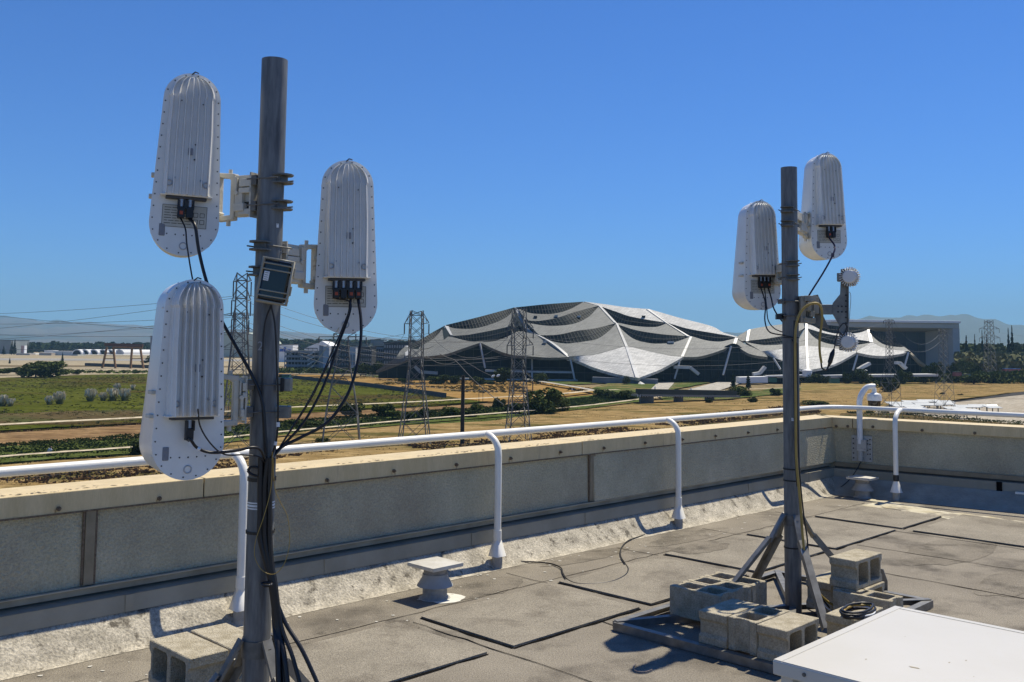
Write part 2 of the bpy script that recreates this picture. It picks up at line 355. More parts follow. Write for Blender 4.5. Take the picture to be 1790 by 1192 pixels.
for i in range(nu + 1):
    s_ = .0 + LEN * i / nu
    for j, (dv_, z_) in enumerate(prof):
        nn = noise.noise(Vector((s_ * 2.2, dv_ * 6, 21.3))) * .014
        vs.append(rw(s_, -.38 + dv_ * 1.9, max(z_ + nn * (.3 if j in (0, 6) else 1), .0025)))
q.add(vs, [(i * k + j, (i + 1) * k + j, (i + 1) * k + j + 1, i * k + j + 1) for i in range(nu) for j in range(k - 1)], True); q.build('cant_strip', m_cant2, par2)
ps = (rhit(1747, 855, -.04) - RC).dot(RD)
q = M(); rbox(q, ps - .03, ps + .03, -.05, -.036, .15, .285); q.build('cable_clip', m_bit, par2)

# ------------------------------------------------------------------ guard rail
gr, _ = thing('guard_rail', 'white tubular guard rail on gooseneck posts running round the roof corner', 'railing', W(5.7, VT, 0) * 0)
RZ = 1.085; RO = .17; rr_ = .029
q = M()
rc0 = W(11.80, VT + RO, RZ); corner = W(11.93, VT + RO, RZ)
pts = [W(UB, VT + RO, RZ), W(0, VT + RO, RZ), W(6, VT + RO, RZ), W(11.5, VT + RO, RZ)]
e = rw(.9, -.12, RZ); cpt = corner
arc = [W(11.5, VT + RO, RZ).lerp(cpt, t).lerp(cpt.lerp(e + RD * -.45, t), t) for t in (0.15, .3, .45, .6, .75, .9, 1)]
p_end = e + RD * 9
q.tube(pts + arc + [e, p_end], rr_, 16)
q.build('top_rail', m_rail, gr)
m_conc = mat('concrete_stub', (.28, .27, .24), (.4, .39, .35), 14, .9, bump=.5, bsc=60)
m_clampd = mat('dark_clamp', (.02, .02, .02), rough=.5)
def rpost(base, out, rail_top=RZ, ro=RO, right=False):
    q = M(); rad = .15; pts = [base + Vector((0, 0, .13))]; top = RZ
    pts += [base + Vector((0, 0, z)) for z in (.4, .7, top - rad - .02)]
    for i in range(1, 7):
        a = math.pi / 2 * i / 6; pts.append(base + out * (rad * (1 - math.cos(a))) * (ro / rad) + Vector((0, 0, top - rad + rad * math.sin(a))))
    po = q.tube(pts, rr_, 14).build('post', m_rail, gr)
    c = M(); c.cyl(base + Vector((0, 0, .10)), base + Vector((0, 0, .235)), .075, 4 if not right else 5, .033); c.build('storm_collar', m_rail, po)
    c = M(); c.cyl(base + Vector((0, 0, .235)), base + Vector((0, 0, .31)), .034, 14)
    c.build('sleeve', m_rail if not right else m_clampd, po)
    c = M(); c.cyl(base + Vector((0, 0, -.01)), base + Vector((0, 0, .14)), .045, 16, .042); c.build('pitch_pocket_stub', m_conc, po)
P868 = Z(868, 993); u868 = P868.dot(U1); u1166 = Z(1166, 920).dot(U1); u418 = Z(418, 1092).dot(U1)
for u_ in (u418 - 2.5, u418, u868, u1166, u1166 + 2.42): rpost(W(u_, VT + .01), N1)
b5 = Z(1567, 875); rpost(b5, RN, ro=max(.12, (e - b5).dot(RN)), right=True)
rpost(b5 + RD * 2.45, RN, ro=.17, right=True)

# ------------------------------------------------------------------ roof vents
def vent(name, base, label, capz=.25, s=1.0, rz=0.0, crooked=0.0):
    v, mx = thing(name, label, 'vent', base, rz)
    v.scale = (s, s, s)
    c = M(); n = 28; c.tube([(0, 0, -.01), (0, 0, .012), (0, 0, .02), (0, 0, .10)], [.13, .105, .09, .088], n, False); c.cur = 0; c.build('stub', m_conc, v)
    c = M(); c.tube([(0, 0, .092), (0, 0, .152), (0, 0, .175)], [.132, .094, .092], n, True)
    c.build('storm_collar', mat('collar_paint', (.28, .29, .28), (.36, .37, .36), 8, .5), v)
    c = M(); c.tube([(0, 0, .175), (0, 0, .215)], [.084, .084], n, True); c.build('neck', mat('neck_grey', (.2, .2, .19), (.3, .29, .27), 20, .8), v)
    c = M(); h = .145; cap = [Vector(U1) * h * a + Vector(N1) * h * b for a, b in ((-1, -1), (1, -1), (1, 1), (-1, 1))]
    c.obox((0, 0, .238), U1, N1, (0, 0, 1), h, h, .012, .003); c.add([p * 1.0 + Vector((0, 0, .2512)) for p in cap] + [Vector((0, 0, .262))], [(0, 1, 4), (1, 2, 4), (2, 3, 4), (3, 0, 4)])
    o = c.build('cap', mat('cap_metal', (.5, .47, .40), (.62, .6, .54), 9, .5, metal=.1, bump=.4, bsc=14, coord='obj'), v)
    if crooked: o.rotation_euler = (crooked, 0, 0)
    return v
vent('roof_vent', Z(760, 1045), 'square capped grey roof vent standing on the felt near the long parapet')
vent('roof_vent', W(11.72, 5.36), 'smaller looking capped vent in the shaded corner under the camera bracket')
# white flashing flange round the near vent
q = M(); c = Z(775, 1046); q.add([c + Vector((math.cos(a) * .17 * random.uniform(.8, 1.1), math.sin(a) * .15 * random.uniform(.8, 1.1), .004)) for a in [i * math.tau / 18 for i in range(18)]], [tuple(range(18))])
tag(q.build('roof_flange_paint', mat('white_mastic', (.6, .58, .5), (.7, .68, .6), 10, .8)), kind='structure')
# small white lid at the right edge by the cant
bx, _ = thing('junction_cover', 'small white cover at the right frame edge on the far cant', 'cover', rhit(1785, 862, -.06))
q = M(); q.obox((0, 0, 0), RD, RN, (0, 0, 1), .06, .03, .012, .003); q.build('lid', m_rail, bx)
q = M(); q.obox((0, 0, -.035), RD, RN, (0, 0, 1), .05, .022, .022); q.build('box_body', m_clampd, bx)

# ------------------------------------------------------------------ wall camera
pp = rhit(1507, 775, .045); bp = Vector((pp.x, pp.y, 0))
camr, cmx = thing('security_camera', 'white dome security camera hanging from a gooseneck pipe on the far parapet', 'camera', bp)
m_wh = mat('white_enamel', (.72, .72, .70), (.78, .78, .76), 10, .35)
m_pl = mat('bracket_cream', (.38, .37, .33), (.46, .45, .41), 14, .6, c3=(.15, .12, .09), sc3=30, t3=(.62, .7))
def lw(s, o, z): return RD * s + RN * o + Vector((0, 0, z))
q = M()
q.obox(lw(0, -.01, .555), RD, RN, (0, 0, 1), .13, .006, .165, .002)
q.cur = 1
for sx in (-1, 1):
    for k_ in range(5): q.cyl(lw(sx * .105, -.012, .43 + k_ * .062), lw(sx * .105, -.026, .43 + k_ * .062), .009, 8)
for zz in (.49, .54, .62, .66): q.cyl(lw(.075, -.012, zz), lw(.075, -.03, zz), .008, 8)
q.build('wall_plate', [m_pl, m_clampd], camr)
q = M(); q.obox(lw(.01, -.05, .60), RD, RN, (0, 0, 1), .06, .035, .075, .008); q.cyl(lw(-.01, -.055, .40), lw(-.01, -.055, .53), .034, 14); q.cyl(lw(-.06, -.07, .462), lw(.06, -.07, .462), .005, 8)
q.build('mounting_socket', m_pl, camr)
q = M()
q.tube([lw(-.01, -.055, .62), lw(-.01, -.055, .95), lw(-.01, -.055, 1.12), lw(-.005, -.05, 1.19), lw(.02, -.03, 1.27), lw(.06, .0, 1.335), lw(.10, .03, 1.355), lw(.15, .07, 1.355)], .036, 14, cr=3)
q.build('gooseneck_pipe', m_wh, camr)
q = M(); c = lw(.145, .065, 0); q.cyl(c + Vector((0, 0, 1.33)), c + Vector((0, 0, 1.27)), .03, 14); q.tube([c + Vector((0, 0, z)) for z in (1.277, 1.262, 1.258, 1.238, 1.237, 1.175)], [.03, .066, .084, .084, .092, .092], 20, smooth=False)
q.build('housing', m_wh, camr)
q = M(); q.tube([c + Vector((0, 0, z)) for z in (1.175, 1.13, 1.08, 1.05, 1.04)], [.08, .078, .07, .04, .005], 20); q.build('dome', mat('smoked_dome', (.01, .01, .012), rough=.15), camr)
q = M(); a = bp + lw(0, -.06, .4); q.tube([a, a + lw(-.03, -.08, -.1), a + lw(-.12, -.16, -.25), a + lw(-.25, -.25, -.37)], .006, 6, cr=6)
tag(q.build('cable', m_clampd), 'black cable dropping from the wall camera bracket to the roof corner', 'cable')
# wear marks and small debris on the felt near the cant
q = M(); rr = random.Random(21)
for i in range(110):
    u_ = rr.uniform(1.5, 11.2); v_ = 5.66 - abs(rr.gauss(0, .35)); s_ = rr.uniform(.004, .016)
    p = W(u_, v_, .0045); q.add([p + Vector((math.cos(a) * s_ * rr.uniform(.6, 1.5), math.sin(a) * s_ * rr.uniform(.6, 1.3), 0)) for a in [k_ * math.tau / 6 for k_ in range(6)]], [tuple(range(6))])
tag(q.build('mastic_flecks', mat('pale_fleck', (.5, .48, .42), rough=.9)), kind='stuff')
# ================================================================== MASTS AND ANTENNAS
m_galv = mat('galvanised_pipe', (.105, .11, .11), (.19, .195, .19), 7, .5, metal=.25, coord='pos', stretch=(6, 6, .8), bump=.1, c3=(.07, .07, .07), sc3=2.2, t3=(.55, .75))
m_galvp = mat('galvanised_plate', (.15, .145, .13), (.24, .235, .21), 14, .45, metal=.4)
m_steel = mat('weathered_steel', (.10, .10, .09), (.17, .165, .15), 16, .5, metal=.3)
m_ant = mat('antenna_enamel', (.72, .72, .68), (.78, .78, .74), 6, .28, coord='obj', c3=(.60, .60, .58), sc3=3, t3=(.6, .85), bump=.05, bsc=40)
m_sink = mat('heatsink_enamel', (.70, .69, .64), (.78, .77, .72), 5, .22, coord='obj', c3=(.5, .51, .5), sc3=5, t3=(.62, .8), bump=.05, bsc=30)
m_dot = mat('screw_black', (.02, .02, .02), rough=.5)
m_blk = mat('cable_black', (.008, .008, .009), rough=.42)
m_castg = mat('cast_bracket_enamel', (.52, .49, .40), (.60, .57, .48), 12, .5, coord='obj', c3=(.26, .23, .18), sc3=16, t3=(.6, .72), bump=.3, bsc=40)
m_lab = mat('label_cream', (.48, .47, .40), (.55, .54, .47), 30, .6, coord='obj')
m_labp = mat('label_print', (.10, .10, .08), rough=.7)
m_grey = mat('vent_grey', (.22, .23, .25), rough=.6)
m_red = mat('red_plug', (.35, .06, .02), rough=.5)
m_cgrey = mat('connector_metal', (.42, .43, .44), rough=.35, metal=.4)
m_yel = mat('cable_yellow', (.30, .20, .04), (.38, .26, .06), 10, .5)
m_tape = mat('white_tape', (.7, .72, .72), rough=.6)

ZT, RTOP, ZB, RBOT = .287, .118, -.262, .143
def outline(sc1=1.0, n=14):
    pts = []
    for i in range(n + 1): a = math.pi * i / n; pts.append((RTOP * math.cos(a) * sc1, ZT + RTOP * math.sin(a) * sc1))
    for i in range(n + 1): a = math.pi + math.pi * i / n; pts.append((RBOT * math.cos(a) * sc1, ZB + RBOT * math.sin(a) * sc1))
    return pts
def hw_at(z):
    if z > ZT: return math.sqrt(max(RTOP ** 2 - (z - ZT) ** 2, 1e-6))
    if z < ZB: return math.sqrt(max(RBOT ** 2 - (z - ZB) ** 2, 1e-6))
    return RTOP + (RBOT - RTOP) * (ZT - z) / (ZT - ZB)
def antenna(label, P, yaw, conns=4, plate=True, lean=0.0, sharp=1.0, flags=()):
    root, mx = thing('panel_antenna', label, 'antenna', P, yaw)
    root.rotation_euler = (0, lean, yaw); mx = Matrix.Translation(P) @ Matrix.Rotation(yaw, 4, 'Z') @ Matrix.Rotation(lean, 4, 'Y')
    # radome (front cover), deeper below
    q = M(); L_ = [(0.0, 1.0), (.04, 1.0), (.09, .99), (.135, .96), (.163, .87), (.178, .70), (.182, .3)]
    base = outline(1.0, 18); n = len(base); vs = []
    for dpt, s_ in L_:
        for (x, z) in base:
            t = min(1, max(0, (-.10 - z) / .09)); t = t * t * (3 - 2 * t)
            zz = z if z > 0 else z
            cx, cz = 0, (ZT if z > ZT else ZB if z < ZB else z)
            xx = x * s_; zz2 = cz + (z - cz) * s_ if (z > ZT or z < ZB) else z
            vs.append((xx, dpt * (1 + .50 * t), zz2))
    fs = [(i * n + k, i * n + (k + 1) % n, (i + 1) * n + (k + 1) % n, (i + 1) * n + k) for i in range(len(L_) - 1) for k in range(n)]
    q.add(vs, fs, True); q.add(vs[-n:], [tuple(range(n))])
    for i in range(0, n, 3): x, z = base[i]; q.cyl((x * 1.0, .03, z), (x * 1.0 + .003 * (1 if x > 0 else -1), .03, z), .005, 6)
    rd = q.build('radome', m_ant, root)
    for zz in (-.055, -.15):
        sx = -1; q = M(); q.box(sx * (hw_at(zz) + .004) - .012, sx * (hw_at(zz) + .004) + .008, .02, .075, zz - .008, zz + .008, .003); q.build('side_latch', m_castg, rd)
    # back plate
    q = M(); o = outline(1.022, 20); q.prism([(x, 0.0, z) for x, z in o], (0, -.007, 0))
    q.cur = 1; o2 = outline(.94, 20); acc = 0; last = None; step = .052
    tot = o2 + [o2[0]]
    for i in range(len(tot) - 1):
        a = Vector((tot[i][0], 0, tot[i][1])); b = Vector((tot[i + 1][0], 0, tot[i + 1][1])); l = (b - a).length
        while acc < l:
            p = a.lerp(b, acc / l); q.cyl(p + Vector((0, -.006, 0)), p + Vector((0, -.0092, 0)), .0032, 6); acc += step
        acc -= l
    for x in (-.07, -.035, 0, .035, .07): q.cyl((x, -.006, -.315 - .003 * math.cos(x * 30)), (x, -.009, -.315), .003, 6)
    q.build('back_plate', [m_ant, m_dot], root)
    q = M(); 
    q.tube([(0.0 + .015 * math.cos(a), -.0075, -.365 + .015 * math.sin(a)) for a in [i * math.tau / 16 for i in range(17)]], .003, 6, False)
    q.build('breather_ring', m_cgrey, root)
    q = M(); q.box(-.103, -.079, -.0095, -.0065, -.325, -.272, .003); q.cyl((-.091, -.009, -.287), (-.091, -.0115, -.287), .005, 8); q.cyl((-.091, -.009, -.309), (-.091, -.0115, -.309), .005, 8)
    q.build('vent_patch', m_grey, root)
    # ribbed heatsink
    q = M(); zb, zt = -.146, ZT + RTOP * .93; rows = 44; nf = 7
    S = [-1.0, -.985, -.94]; 
    for k in range(nf):
        c = -.86 + 1.72 * k / (nf - 1); S += [c - .045, c - .012, c + .012, c + .065]
    S += [.94, .985, 1.0]
    finidx = set()
    for k in range(nf): finidx |= {3 + 4 * k + 1, 3 + 4 * k + 2}
    vs = []
    for i in range(rows + 1):
        z = zb + (zt - zb) * i / rows
        w_ = min(hw_at(z) * .80 if z < ZT else math.sqrt(max((RTOP * .86) ** 2 - ((z - ZT) * .86 / .93) ** 2, 1e-5)), .1)
        f = (z - zb) / (zt - zb); T = .058 * (1 - .55 * f); d = max(0, zt - z); T *= min(1, (d / .10)) ** .55
        for j, s_ in enumerate(S):
            y = T * (max(0, 1 - abs(s_) ** 14)) ** .5
            if j in (0, len(S) - 1): y = 0
            elif j in (1, len(S) - 2): y = T * .75
            fin = .021 * sharp if j in finidx else 0.0
            if j in finidx: y = y + fin * min(1, d / .03)
            vs.append((w_ * s_, -.007 - y, z))
    k = len(S)
    q.add(vs, [(i * k + j, i * k + j + 1, (i + 1) * k + j + 1, (i + 1) * k + j) for i in range(rows) for j in range(k - 1)], False)
    q.add(vs[:k], [tuple(range(k))])
    q.box(-.108, .108, -.062, -.007, zb - .005, zb + .001, .002)
    hs = q.build('heatsink', m_sink, root)
    for (x, z) in ((-.045, .27), (.045, .262), (-.055, -.075), (.055, -.08)):
        q = M(); q.cyl((x, -.05, z), (x, -.071 if z < 0 else -.05 + 0, z), .0065, 10)
        q.cur = 1; q.cyl((x, -.0712 if z < 0 else -.0505, z), (x, -.0722 if z < 0 else -.053, z), .003, 8); q.build('boss', [m_cgrey, m_dot], hs)
    for x in (-.075, .078): q = M(); q.tube([(x + .012 * math.cos(a), -.0665, -.098 + .012 * math.sin(a)) for a in [i * math.tau / 14 for i in range(15)]], .003, 5, False); q.build('port_ring', m_cgrey, hs)
    q = M(); q.box(-.006, .014, -.0655, -.063, .03, .06); q.build('rating_label', m_grey, hs)
    q = M(); q.box(.019, .027, -.068, -.064, .008, .014); q.box(-.004, .003, -.069, -.064, -.03, -.026); q.box(.02, .025, -.066, -.062, .075, .08); q.build('small_mark', m_dot, hs)
    # connector bar and plugs
    q = M(); q.box(-.085, .085, -.05, -.007, zb - .017, zb - .006, .002); q.build('port_bar', mat('port_dark', (.05, .05, .055), rough=.5), root)
    xs = {4: (-.048, -.014, .020, .054), 3: (-.03, .0, .03), 2: (-.018, .018), 1: (-.01,)}[conns]
    ends = []
    for i, x in enumerate(xs):
        q = M(); q.cyl((x, -.032, zb - .012), (x, -.034, zb - .058), .0125, 12); pl = q.build('plug', m_cgrey, root)
        q = M(); q.box(x - .015, x + .015, -.052, -.02, zb - .10, zb - .05, .004); q.box(x - .017, x - .011, -.054, -.03, zb - .06, zb - .02); q.box(x + .011, x + .017, -.054, -.03, zb - .06, zb - .02)
        q.build('boot', m_blk, pl)
        if conns >= 2 and i % 2 == 0 or conns == 4 and i == 3:
            q = M(); q.box(x - .006, x + .008, -.0545, -.051, zb - .085, zb - .07); q.build('lever', m_red, pl)
        ends.append(mx @ Vector((x, -.036, zb - .10)))
    if plate:
        q = M(); q.box(-.095, .092, -.0088, -.0068, -.283, -.186, .001); lp = q.build('label_plate', m_lab, root)
        q = M(); rr = random.Random(int(P.x * 100))
        for x0, x1, z0, z1 in ((-.095, .092, -.2835, -.2815), (-.095, .092, -.188, -.186), (-.095, -.093, -.283, -.186), (.09, .092, -.283, -.186)): q.box(x0, x1, -.0094, -.0086, z0, z1)
        for r_ in range(7):
            z = -.2 - r_ * .0115; x = -.086
            while x < .02 - r_ * .002: l = rr.uniform(.012, .03); q.box(x, x + l, -.0092, -.0086, z, z + .003); x += l + .004
        for (x, z) in ((.045, -.225), (.072, -.225), (.045, -.255), (.072, -.255)):
            for dx, dz, a, b in ((-.009, 0, .0012, .009), (.009, 0, .0012, .009), (0, .009, .009, .0012), (0, -.009, .009, .0012)): q.box(x + dx - a, x + dx + a, -.0092, -.0086, z + dz - b, z + dz + b)
        q.build('label_print', m_labp, lp)
    q = M(); q.tube([(-.01, -.004, .40), (.004, -.012, .414), (.02, -.01, .41)], .003, 6); q.build('top_tie', m_blk, root)
    return root, mx, ends

def bracket(root, mx, A_, pole, zc, pr=.057, hh=.20, ring=True, ringlen=.1):
    """cast tilt bracket from the antenna edge point A_ to the pole, two saddle clamps round the pole"""
    A_ = Vector(A_); pole = Vector(pole); A_.z = 0; pc = Vector((pole.x, pole.y, 0)); d = (pc - A_); L_ = d.length - pr; d.normalize(); n_ = Vector((d.y, -d.x, 0))
    if n_.y > 0: n_ = -n_             # n_ faces the viewer side
    def p(a, b, z): return A_ + d * a + n_ * b + Vector((0, 0, zc + z))
    zz = Vector((0, 0, 1)); h = hh / 2
    rl = min(ringlen, L_ * .58)
    if ring:
        q = M()
        q.bar(p(.004, 0, h), p(rl, 0, h - .01), .034, .022, ch=.004); q.bar(p(.004, 0, -h), p(rl, 0, -h + .004), .034, .024, ch=.004)
        q.bar(p(.008, 0, -h), p(.008, 0, h), .030, .018, d, ch=.004); q.bar(p(rl - .01, 0, -h), p(rl - .01, 0, h - .01), .030, .024, d, ch=.004)
        q.bar(p(.0, 0, -h), p(.02, 0, -h + .03), .028, .014); q.bar(p(rl - .03, 0, h - .012), p(rl - .005, 0, h - .03), .028, .014)
        q.cyl(p(rl * .62, -.004, h + .005), p(rl * .62, -.004, h + .024), .009, 8); q.cyl(p(rl * .62, 0, -h - .008), p(rl * .62, 0, -h - .032), .010, 8)
        q.build('tilt_frame', m_castg, root, mx)
    q = M(); b0, b1 = rl, L_ - .028
    m_ = (b0 + b1) / 2; w_ = (b1 - b0) / 2
    q.obox(p(m_, -.008, .0), d, n_, zz, w_, .016, h * .93, .004)
    q.obox(p(m_ + w_ * .35, .018, .055 * hh / .2), d, n_, zz, w_ * .6, .014, .018, .003); q.obox(p(m_ + w_ * .35, .018, .02 * hh / .2), d, n_, zz, w_ * .6, .016, .012, .003)
    q.obox(p(m_ - w_ * .3, .018, -.02), d, n_, zz, w_ * .4, .012, .03, .003); q.obox(p(m_ + w_ * .3, .016, -.075 * hh / .2), d, n_, zz, w_ * .65, .014, .013, .003)
    q.obox(p(m_ - w_ * .2, .02, -.055 * hh / .2), d, n_, zz, w_ * .55, .018, .018, .004); q.obox(p(m_ - w_ * .75, .01, .05), d, n_, zz, w_ * .2, .018, .03, .002)
    q.cyl(p(m_ - w_ * .5, .02, .01), p(m_ - w_ * .5, .036, .01), .010, 10); q.cyl(p(m_ - w_ * .8, -.02, -h * .2), p(m_ - w_ * .8, -.04, -h * .2), .009, 8)
    q.obox(p(b1 - .004, 0, 0), d, n_, zz, .004, .03, h)
    q.build('bracket_body', m_castg, root, mx)
    q = M(); q.obox(p(m_ + w_ * .25, .0095, -.045), d, n_, zz, w_ * .3, .003, .016); q.build('bracket_slot', mat('slot_brown', (.06, .045, .03), rough=.9), root, mx)
    R_ = L_ + 2 * pr
    for z in (.064, -.052):
        q = M()
        q.obox(p(L_ - .016, 0, z * hh / .2), d, n_, zz, .016, .03, .022, .002)                  # near jaw
        zq = z * hh / .2
        for dz in (-.017, .017):                                                              # far jaw: double-lobed plates
            pts = [p(R_ - .02, b, zq + dz) for b in (-.044, .044)] + [p(R_ + .022, .044, zq + dz), p(R_ + .046, .024, zq + dz), p(R_ + .052, 0, zq + dz), p(R_ + .046, -.024, zq + dz), p(R_ + .022, -.044, zq + dz)]
            q.prism([v - zz * .0035 for v in pts], zz * .007)
        q.obox(p(R_ + .004, 0, zq), d, n_, zz, .008, .028, .014)
        for b in (-(pr + .006), pr + .006): q.cyl(p(L_ - .03, b * .9, zq), p(R_ + .02, b * .9, zq), .0035, 6)
        q.build('pole_clamp', m_steel, root, mx)

def mast(label, P, top, collar_z, pr=.057, frame=True):
    root, mx = thing('antenna_mast', label, 'mast', P)
    q = M(); q.tube([(0, 0, .0), (0, 0, .02), (0, 0, top)], pr, 32, True); 
    q.build('pole', m_galv, root)
    q = M(); q.tube([(0, 0, top), (0, 0, top + .001)], pr * .86, 24); q.build('pole_bore', m_blk, root)
    # uv-local corners of the sled
    def l(u, v, z): return U1 * u + N1 * v + Vector((0, 0, z))
    q = M(); FR = []
    a, b = (1.22, .60) if frame != 'near' else (.52, .52)
    a2_ = .86 if frame != 'near' else a; corners = [(-a, b), (-a, -b), (a2_, -b), (a2_, b)]
    for i in range(4):
        c0, c1 = corners[i], corners[(i + 1) % 4]; q.angle(l(*c0, .03), l(*c1, .03), .05, .005)
    q.build('sled_frame', m_galvp, root)
    q = M()
    for c in corners: q.angle(l(*c, .04), l(c[0] * .04, c[1] * .04, .04), .045, .005)
    q.build('diagonal_brace', m_galvp, root)
    q = M()
    q.tube([(0, 0, collar_z - .035), (0, 0, collar_z + .035)], pr + .006, 24)
    q.build('collar', m_steel, root)
    feet = [(-.55, .30), (.12, .42), (-.36, -.42), (.62, -.22)]
    if frame == 'near': feet = [(-.5, .12), (.02, .5), (.5, .06), (.03, -.5)]
    for (u, v) in feet:
        d = Vector((u, v, 0)).normalized(); q = M(); a_ = l(d.x * (pr + .012), d.y * (pr + .012), collar_z + .01); b_ = l(u, v, .05)
        kn = a_.lerp(b_, .22); kn = kn + (U1 * d.x + N1 * d.y) * -.02
        q.angle(kn + Vector((0, 0, 0)), b_, .046, .005); q.bar(a_ + Vector((0, 0, .03)), kn + (kn - a_) * .15, .046, .012)
        lg = q.build('leg', m_galvp, root)
        q = M(); o_ = l(d.x * (pr + .018), d.y * (pr + .018), collar_z); q.cyl(o_, o_ + (U1 * d.x + N1 * d.y) * .02, .011, 6); q.build('bolt', m_steel, lg)
    return root, l
ML = Vector((Y(462, 700, 4.2).x, 4.2, 0)); MR = Z(1387, 1072)
mastL, lL = mast('tall galvanised antenna mast at the left carrying three panel antennas', ML, Y(480, 105, 4.2).z, .54, frame='near')
mastR, lR = mast('galvanised antenna mast at the right on a sled weighted with concrete blocks', MR, Y(1372, 293, MR.y).z, .64)
# sled lifting tabs
for nm, px, dirv in (('tab', (1352, 1150), U1), ('tab', (1540, 1042), U1)):
    p = Z(*px) - MR; q = M(); q.prism([p + N1 * .05, p - N1 * .05, p - N1 * .05 + Vector((0, 0, .12)), p - N1 * .02 + Vector((0, 0, .2)), p + N1 * .01 + Vector((0, 0, .2)), p + N1 * .05 + Vector((0, 0, .1))], U1 * .006); q.build('lifting_tab', m_galvp, mastR)
# mast details: tape, strap, labels, chalk figure
def band(root, z, h, m, name, r=.0585, P=ML):
    q = M(); q.tube([(0, 0, z - h / 2), (0, 0, z + h / 2)], r, 32, False); return q.build(name, m, root)
zb = Y(441, 881, 4.2).z
for i in range(3): band(mastL, zb + (i - 1) * .012, .006 if i != 1 else .009, m_tape, 'tape_band', .0578)
band(mastL, Y(441, 928, 4.2).z, .012, m_blk, 'cable_strap', .061)
band(mastL, Y(450, 836, 4.2).z, .016, m_blk, 'cable_strap', .061)
for yy in (819, 839, 956): band(mastR, Y(1384, yy, MR.y).z, .010, m_blk, 'cable_strap', .061)
band(mastR, Y(1380, 590, MR.y).z, .008, m_blk, 'cable_strap', .061)
def sticker(root, P, px, D, w_, h_, r=.0585):
    p = Y(*px, D); off = p.x - P.x; off = max(-.05, min(.05, off)); q = M(); z = p.z
    a0 = math.asin(off / r); pts = []
    for k_ in range(5):
        a = a0 + (k_ / 4 - .5) * w_ / r; pts.append(Vector((math.sin(a) * r, -math.cos(a) * r, z - h_ / 2)))
    q.add(pts + [p_ + Vector((0, 0, h_)) for p_ in pts], [(i, i + 1, i + 6, i + 5) for i in range(4)])
    o = q.build('pole_sticker', m_tape, root); q = M()
    for k_ in range(3):
        z_ = z - h_ / 2 + h_ * (k_ + .7) / 4; q.add([p_ * 1.004 * 1 + Vector((0, 0, z_ - p_.z)) for p_ in pts] + [p_ * 1.004 + Vector((0, 0, z_ + .0015 - p_.z)) for p_ in pts], [(i, i + 1, i + 6, i + 5) for i in range(1, 3)])
    q.build('sticker_print', m_labp, o)
sticker(mastL, ML, (489, 396), 4.2, .012, .018, .0582); sticker(mastR, MR, (1383, 732), MR.y, .03, .022, .0582)
tc = bpy.data.curves.new('chalk', 'FONT'); tc.body = '2'; tc.size = .055; tc.extrude = .0003
to = bpy.data.objects.new('chalk_tmp', tc); COL.objects.link(to); dg = bpy.context.evaluated_depsgraph_get(); me = bpy.data.meshes.new_from_object(to.evaluated_get(dg)); bpy.data.objects.remove(to)
for v_ in me.vertices:
    x, z = v_.co.x - .018, v_.co.y; a = x / .058 - .1; r_ = .0582 - v_.co.z; v_.co = (math.sin(a) * r_, -math.cos(a) * r_, Y(453, 612, 4.2).z + z)
me.materials.append(mat('chalk', (.34, .36, .38), rough=1)); ck = bpy.data.objects.new('chalk_figure', me); COL.objects.link(ck); ck.parent = mastL

a1 = antenna('white ribbed panel antenna highest on the left mast, two black plugs above its label', Y(329, 287, 4.2), R(21), 2, True, lean=R(1.5))
a2 = antenna('white ribbed panel antenna right of the left mast, four plugs over its label', Y(606, 431, 4.48), R(14), 4, True, lean=R(-0.5))
a3 = antenna('lowest panel antenna left of the left mast, single plug and no label on its back', Y(334, 662, 3.95), R(36.5), 1, False, lean=R(0.5), sharp=1.7)
a4 = antenna('panel antenna turned sideways left of the right mast, three cables below', Y(1331, 446, 7.1), R(13), 3, True, lean=R(-1))
a5 = antenna('panel antenna topmost right of the right mast with one purple cable leaving below', Y(1447, 360, 7.25), R(10), 2, True, lean=R(-1))
def edge(a, side, z=-.1, dy=0.07): return a[1] @ Vector((side * (hw_at(z) + .004), dy, z))
pz = Vector((ML.x, ML.y, 0)); pr_ = Vector((MR.x, MR.y, 0))
bracket(a1[0], a1[1], edge(a1, 1), pz, Y(420, 339, 4.2).z, ringlen=.1)
bracket(a2[0], a2[1], edge(a2, -1), pz, Y(520, 463, 4.4).z, ringlen=.11, hh=.19)
bracket(a3[0], a3[1], edge(a3, 1), pz, Y(420, 702, 4.0).z, ringlen=.09)
bracket(a4[0], a4[1], edge(a4, 1, 0), pr_, Y(1375, 476, 6.9).z, hh=.17, ring=False, ringlen=.02)
bracket(a5[0], a5[1], edge(a5, -1, -.13), pr_, Y(1410, 384, 6.9).z, hh=.17, ringlen=.07)

# weatherproof box on the left mast: clear lid, dark inside
bxw, bmx = thing('weatherproof_box', 'smoked clear plastic case with a white label hung on the left mast', 'case', Y(482, 492, 4.09), R(12)); bxw.rotation_euler = (0, R(9), R(12))
m_case = mat('smoked_case', (.012, .013, .012), (.02, .022, .02), 6, .12, coord='obj'); m_trim = mat('case_rim', (.27, .25, .19), (.33, .31, .24), 12, .4, coord='obj')
q = M(); q.box(-.062, .055, -.03, .04, -.088, .088, .012); q.build('case_body', m_case, bxw)
q = M()
fr = [(-.066, -.03, -.092), (.06, -.03, -.092), (.06, -.03, .092), (-.066, -.03, .092), (-.066, -.03, -.092)]
q.tube(fr, .007, 6); q.tube([(x, .01, z) for x, y, z in fr], .008, 6)
for z in (.07, .045, -.045, -.068): q.tube([(-.064, -.034, z), (.06, -.034, z), (.064, -.02, z - .004), (.064, .03, z - .004)], .0038, 6)
q.build('case_rim', m_trim, bxw)
q = M()
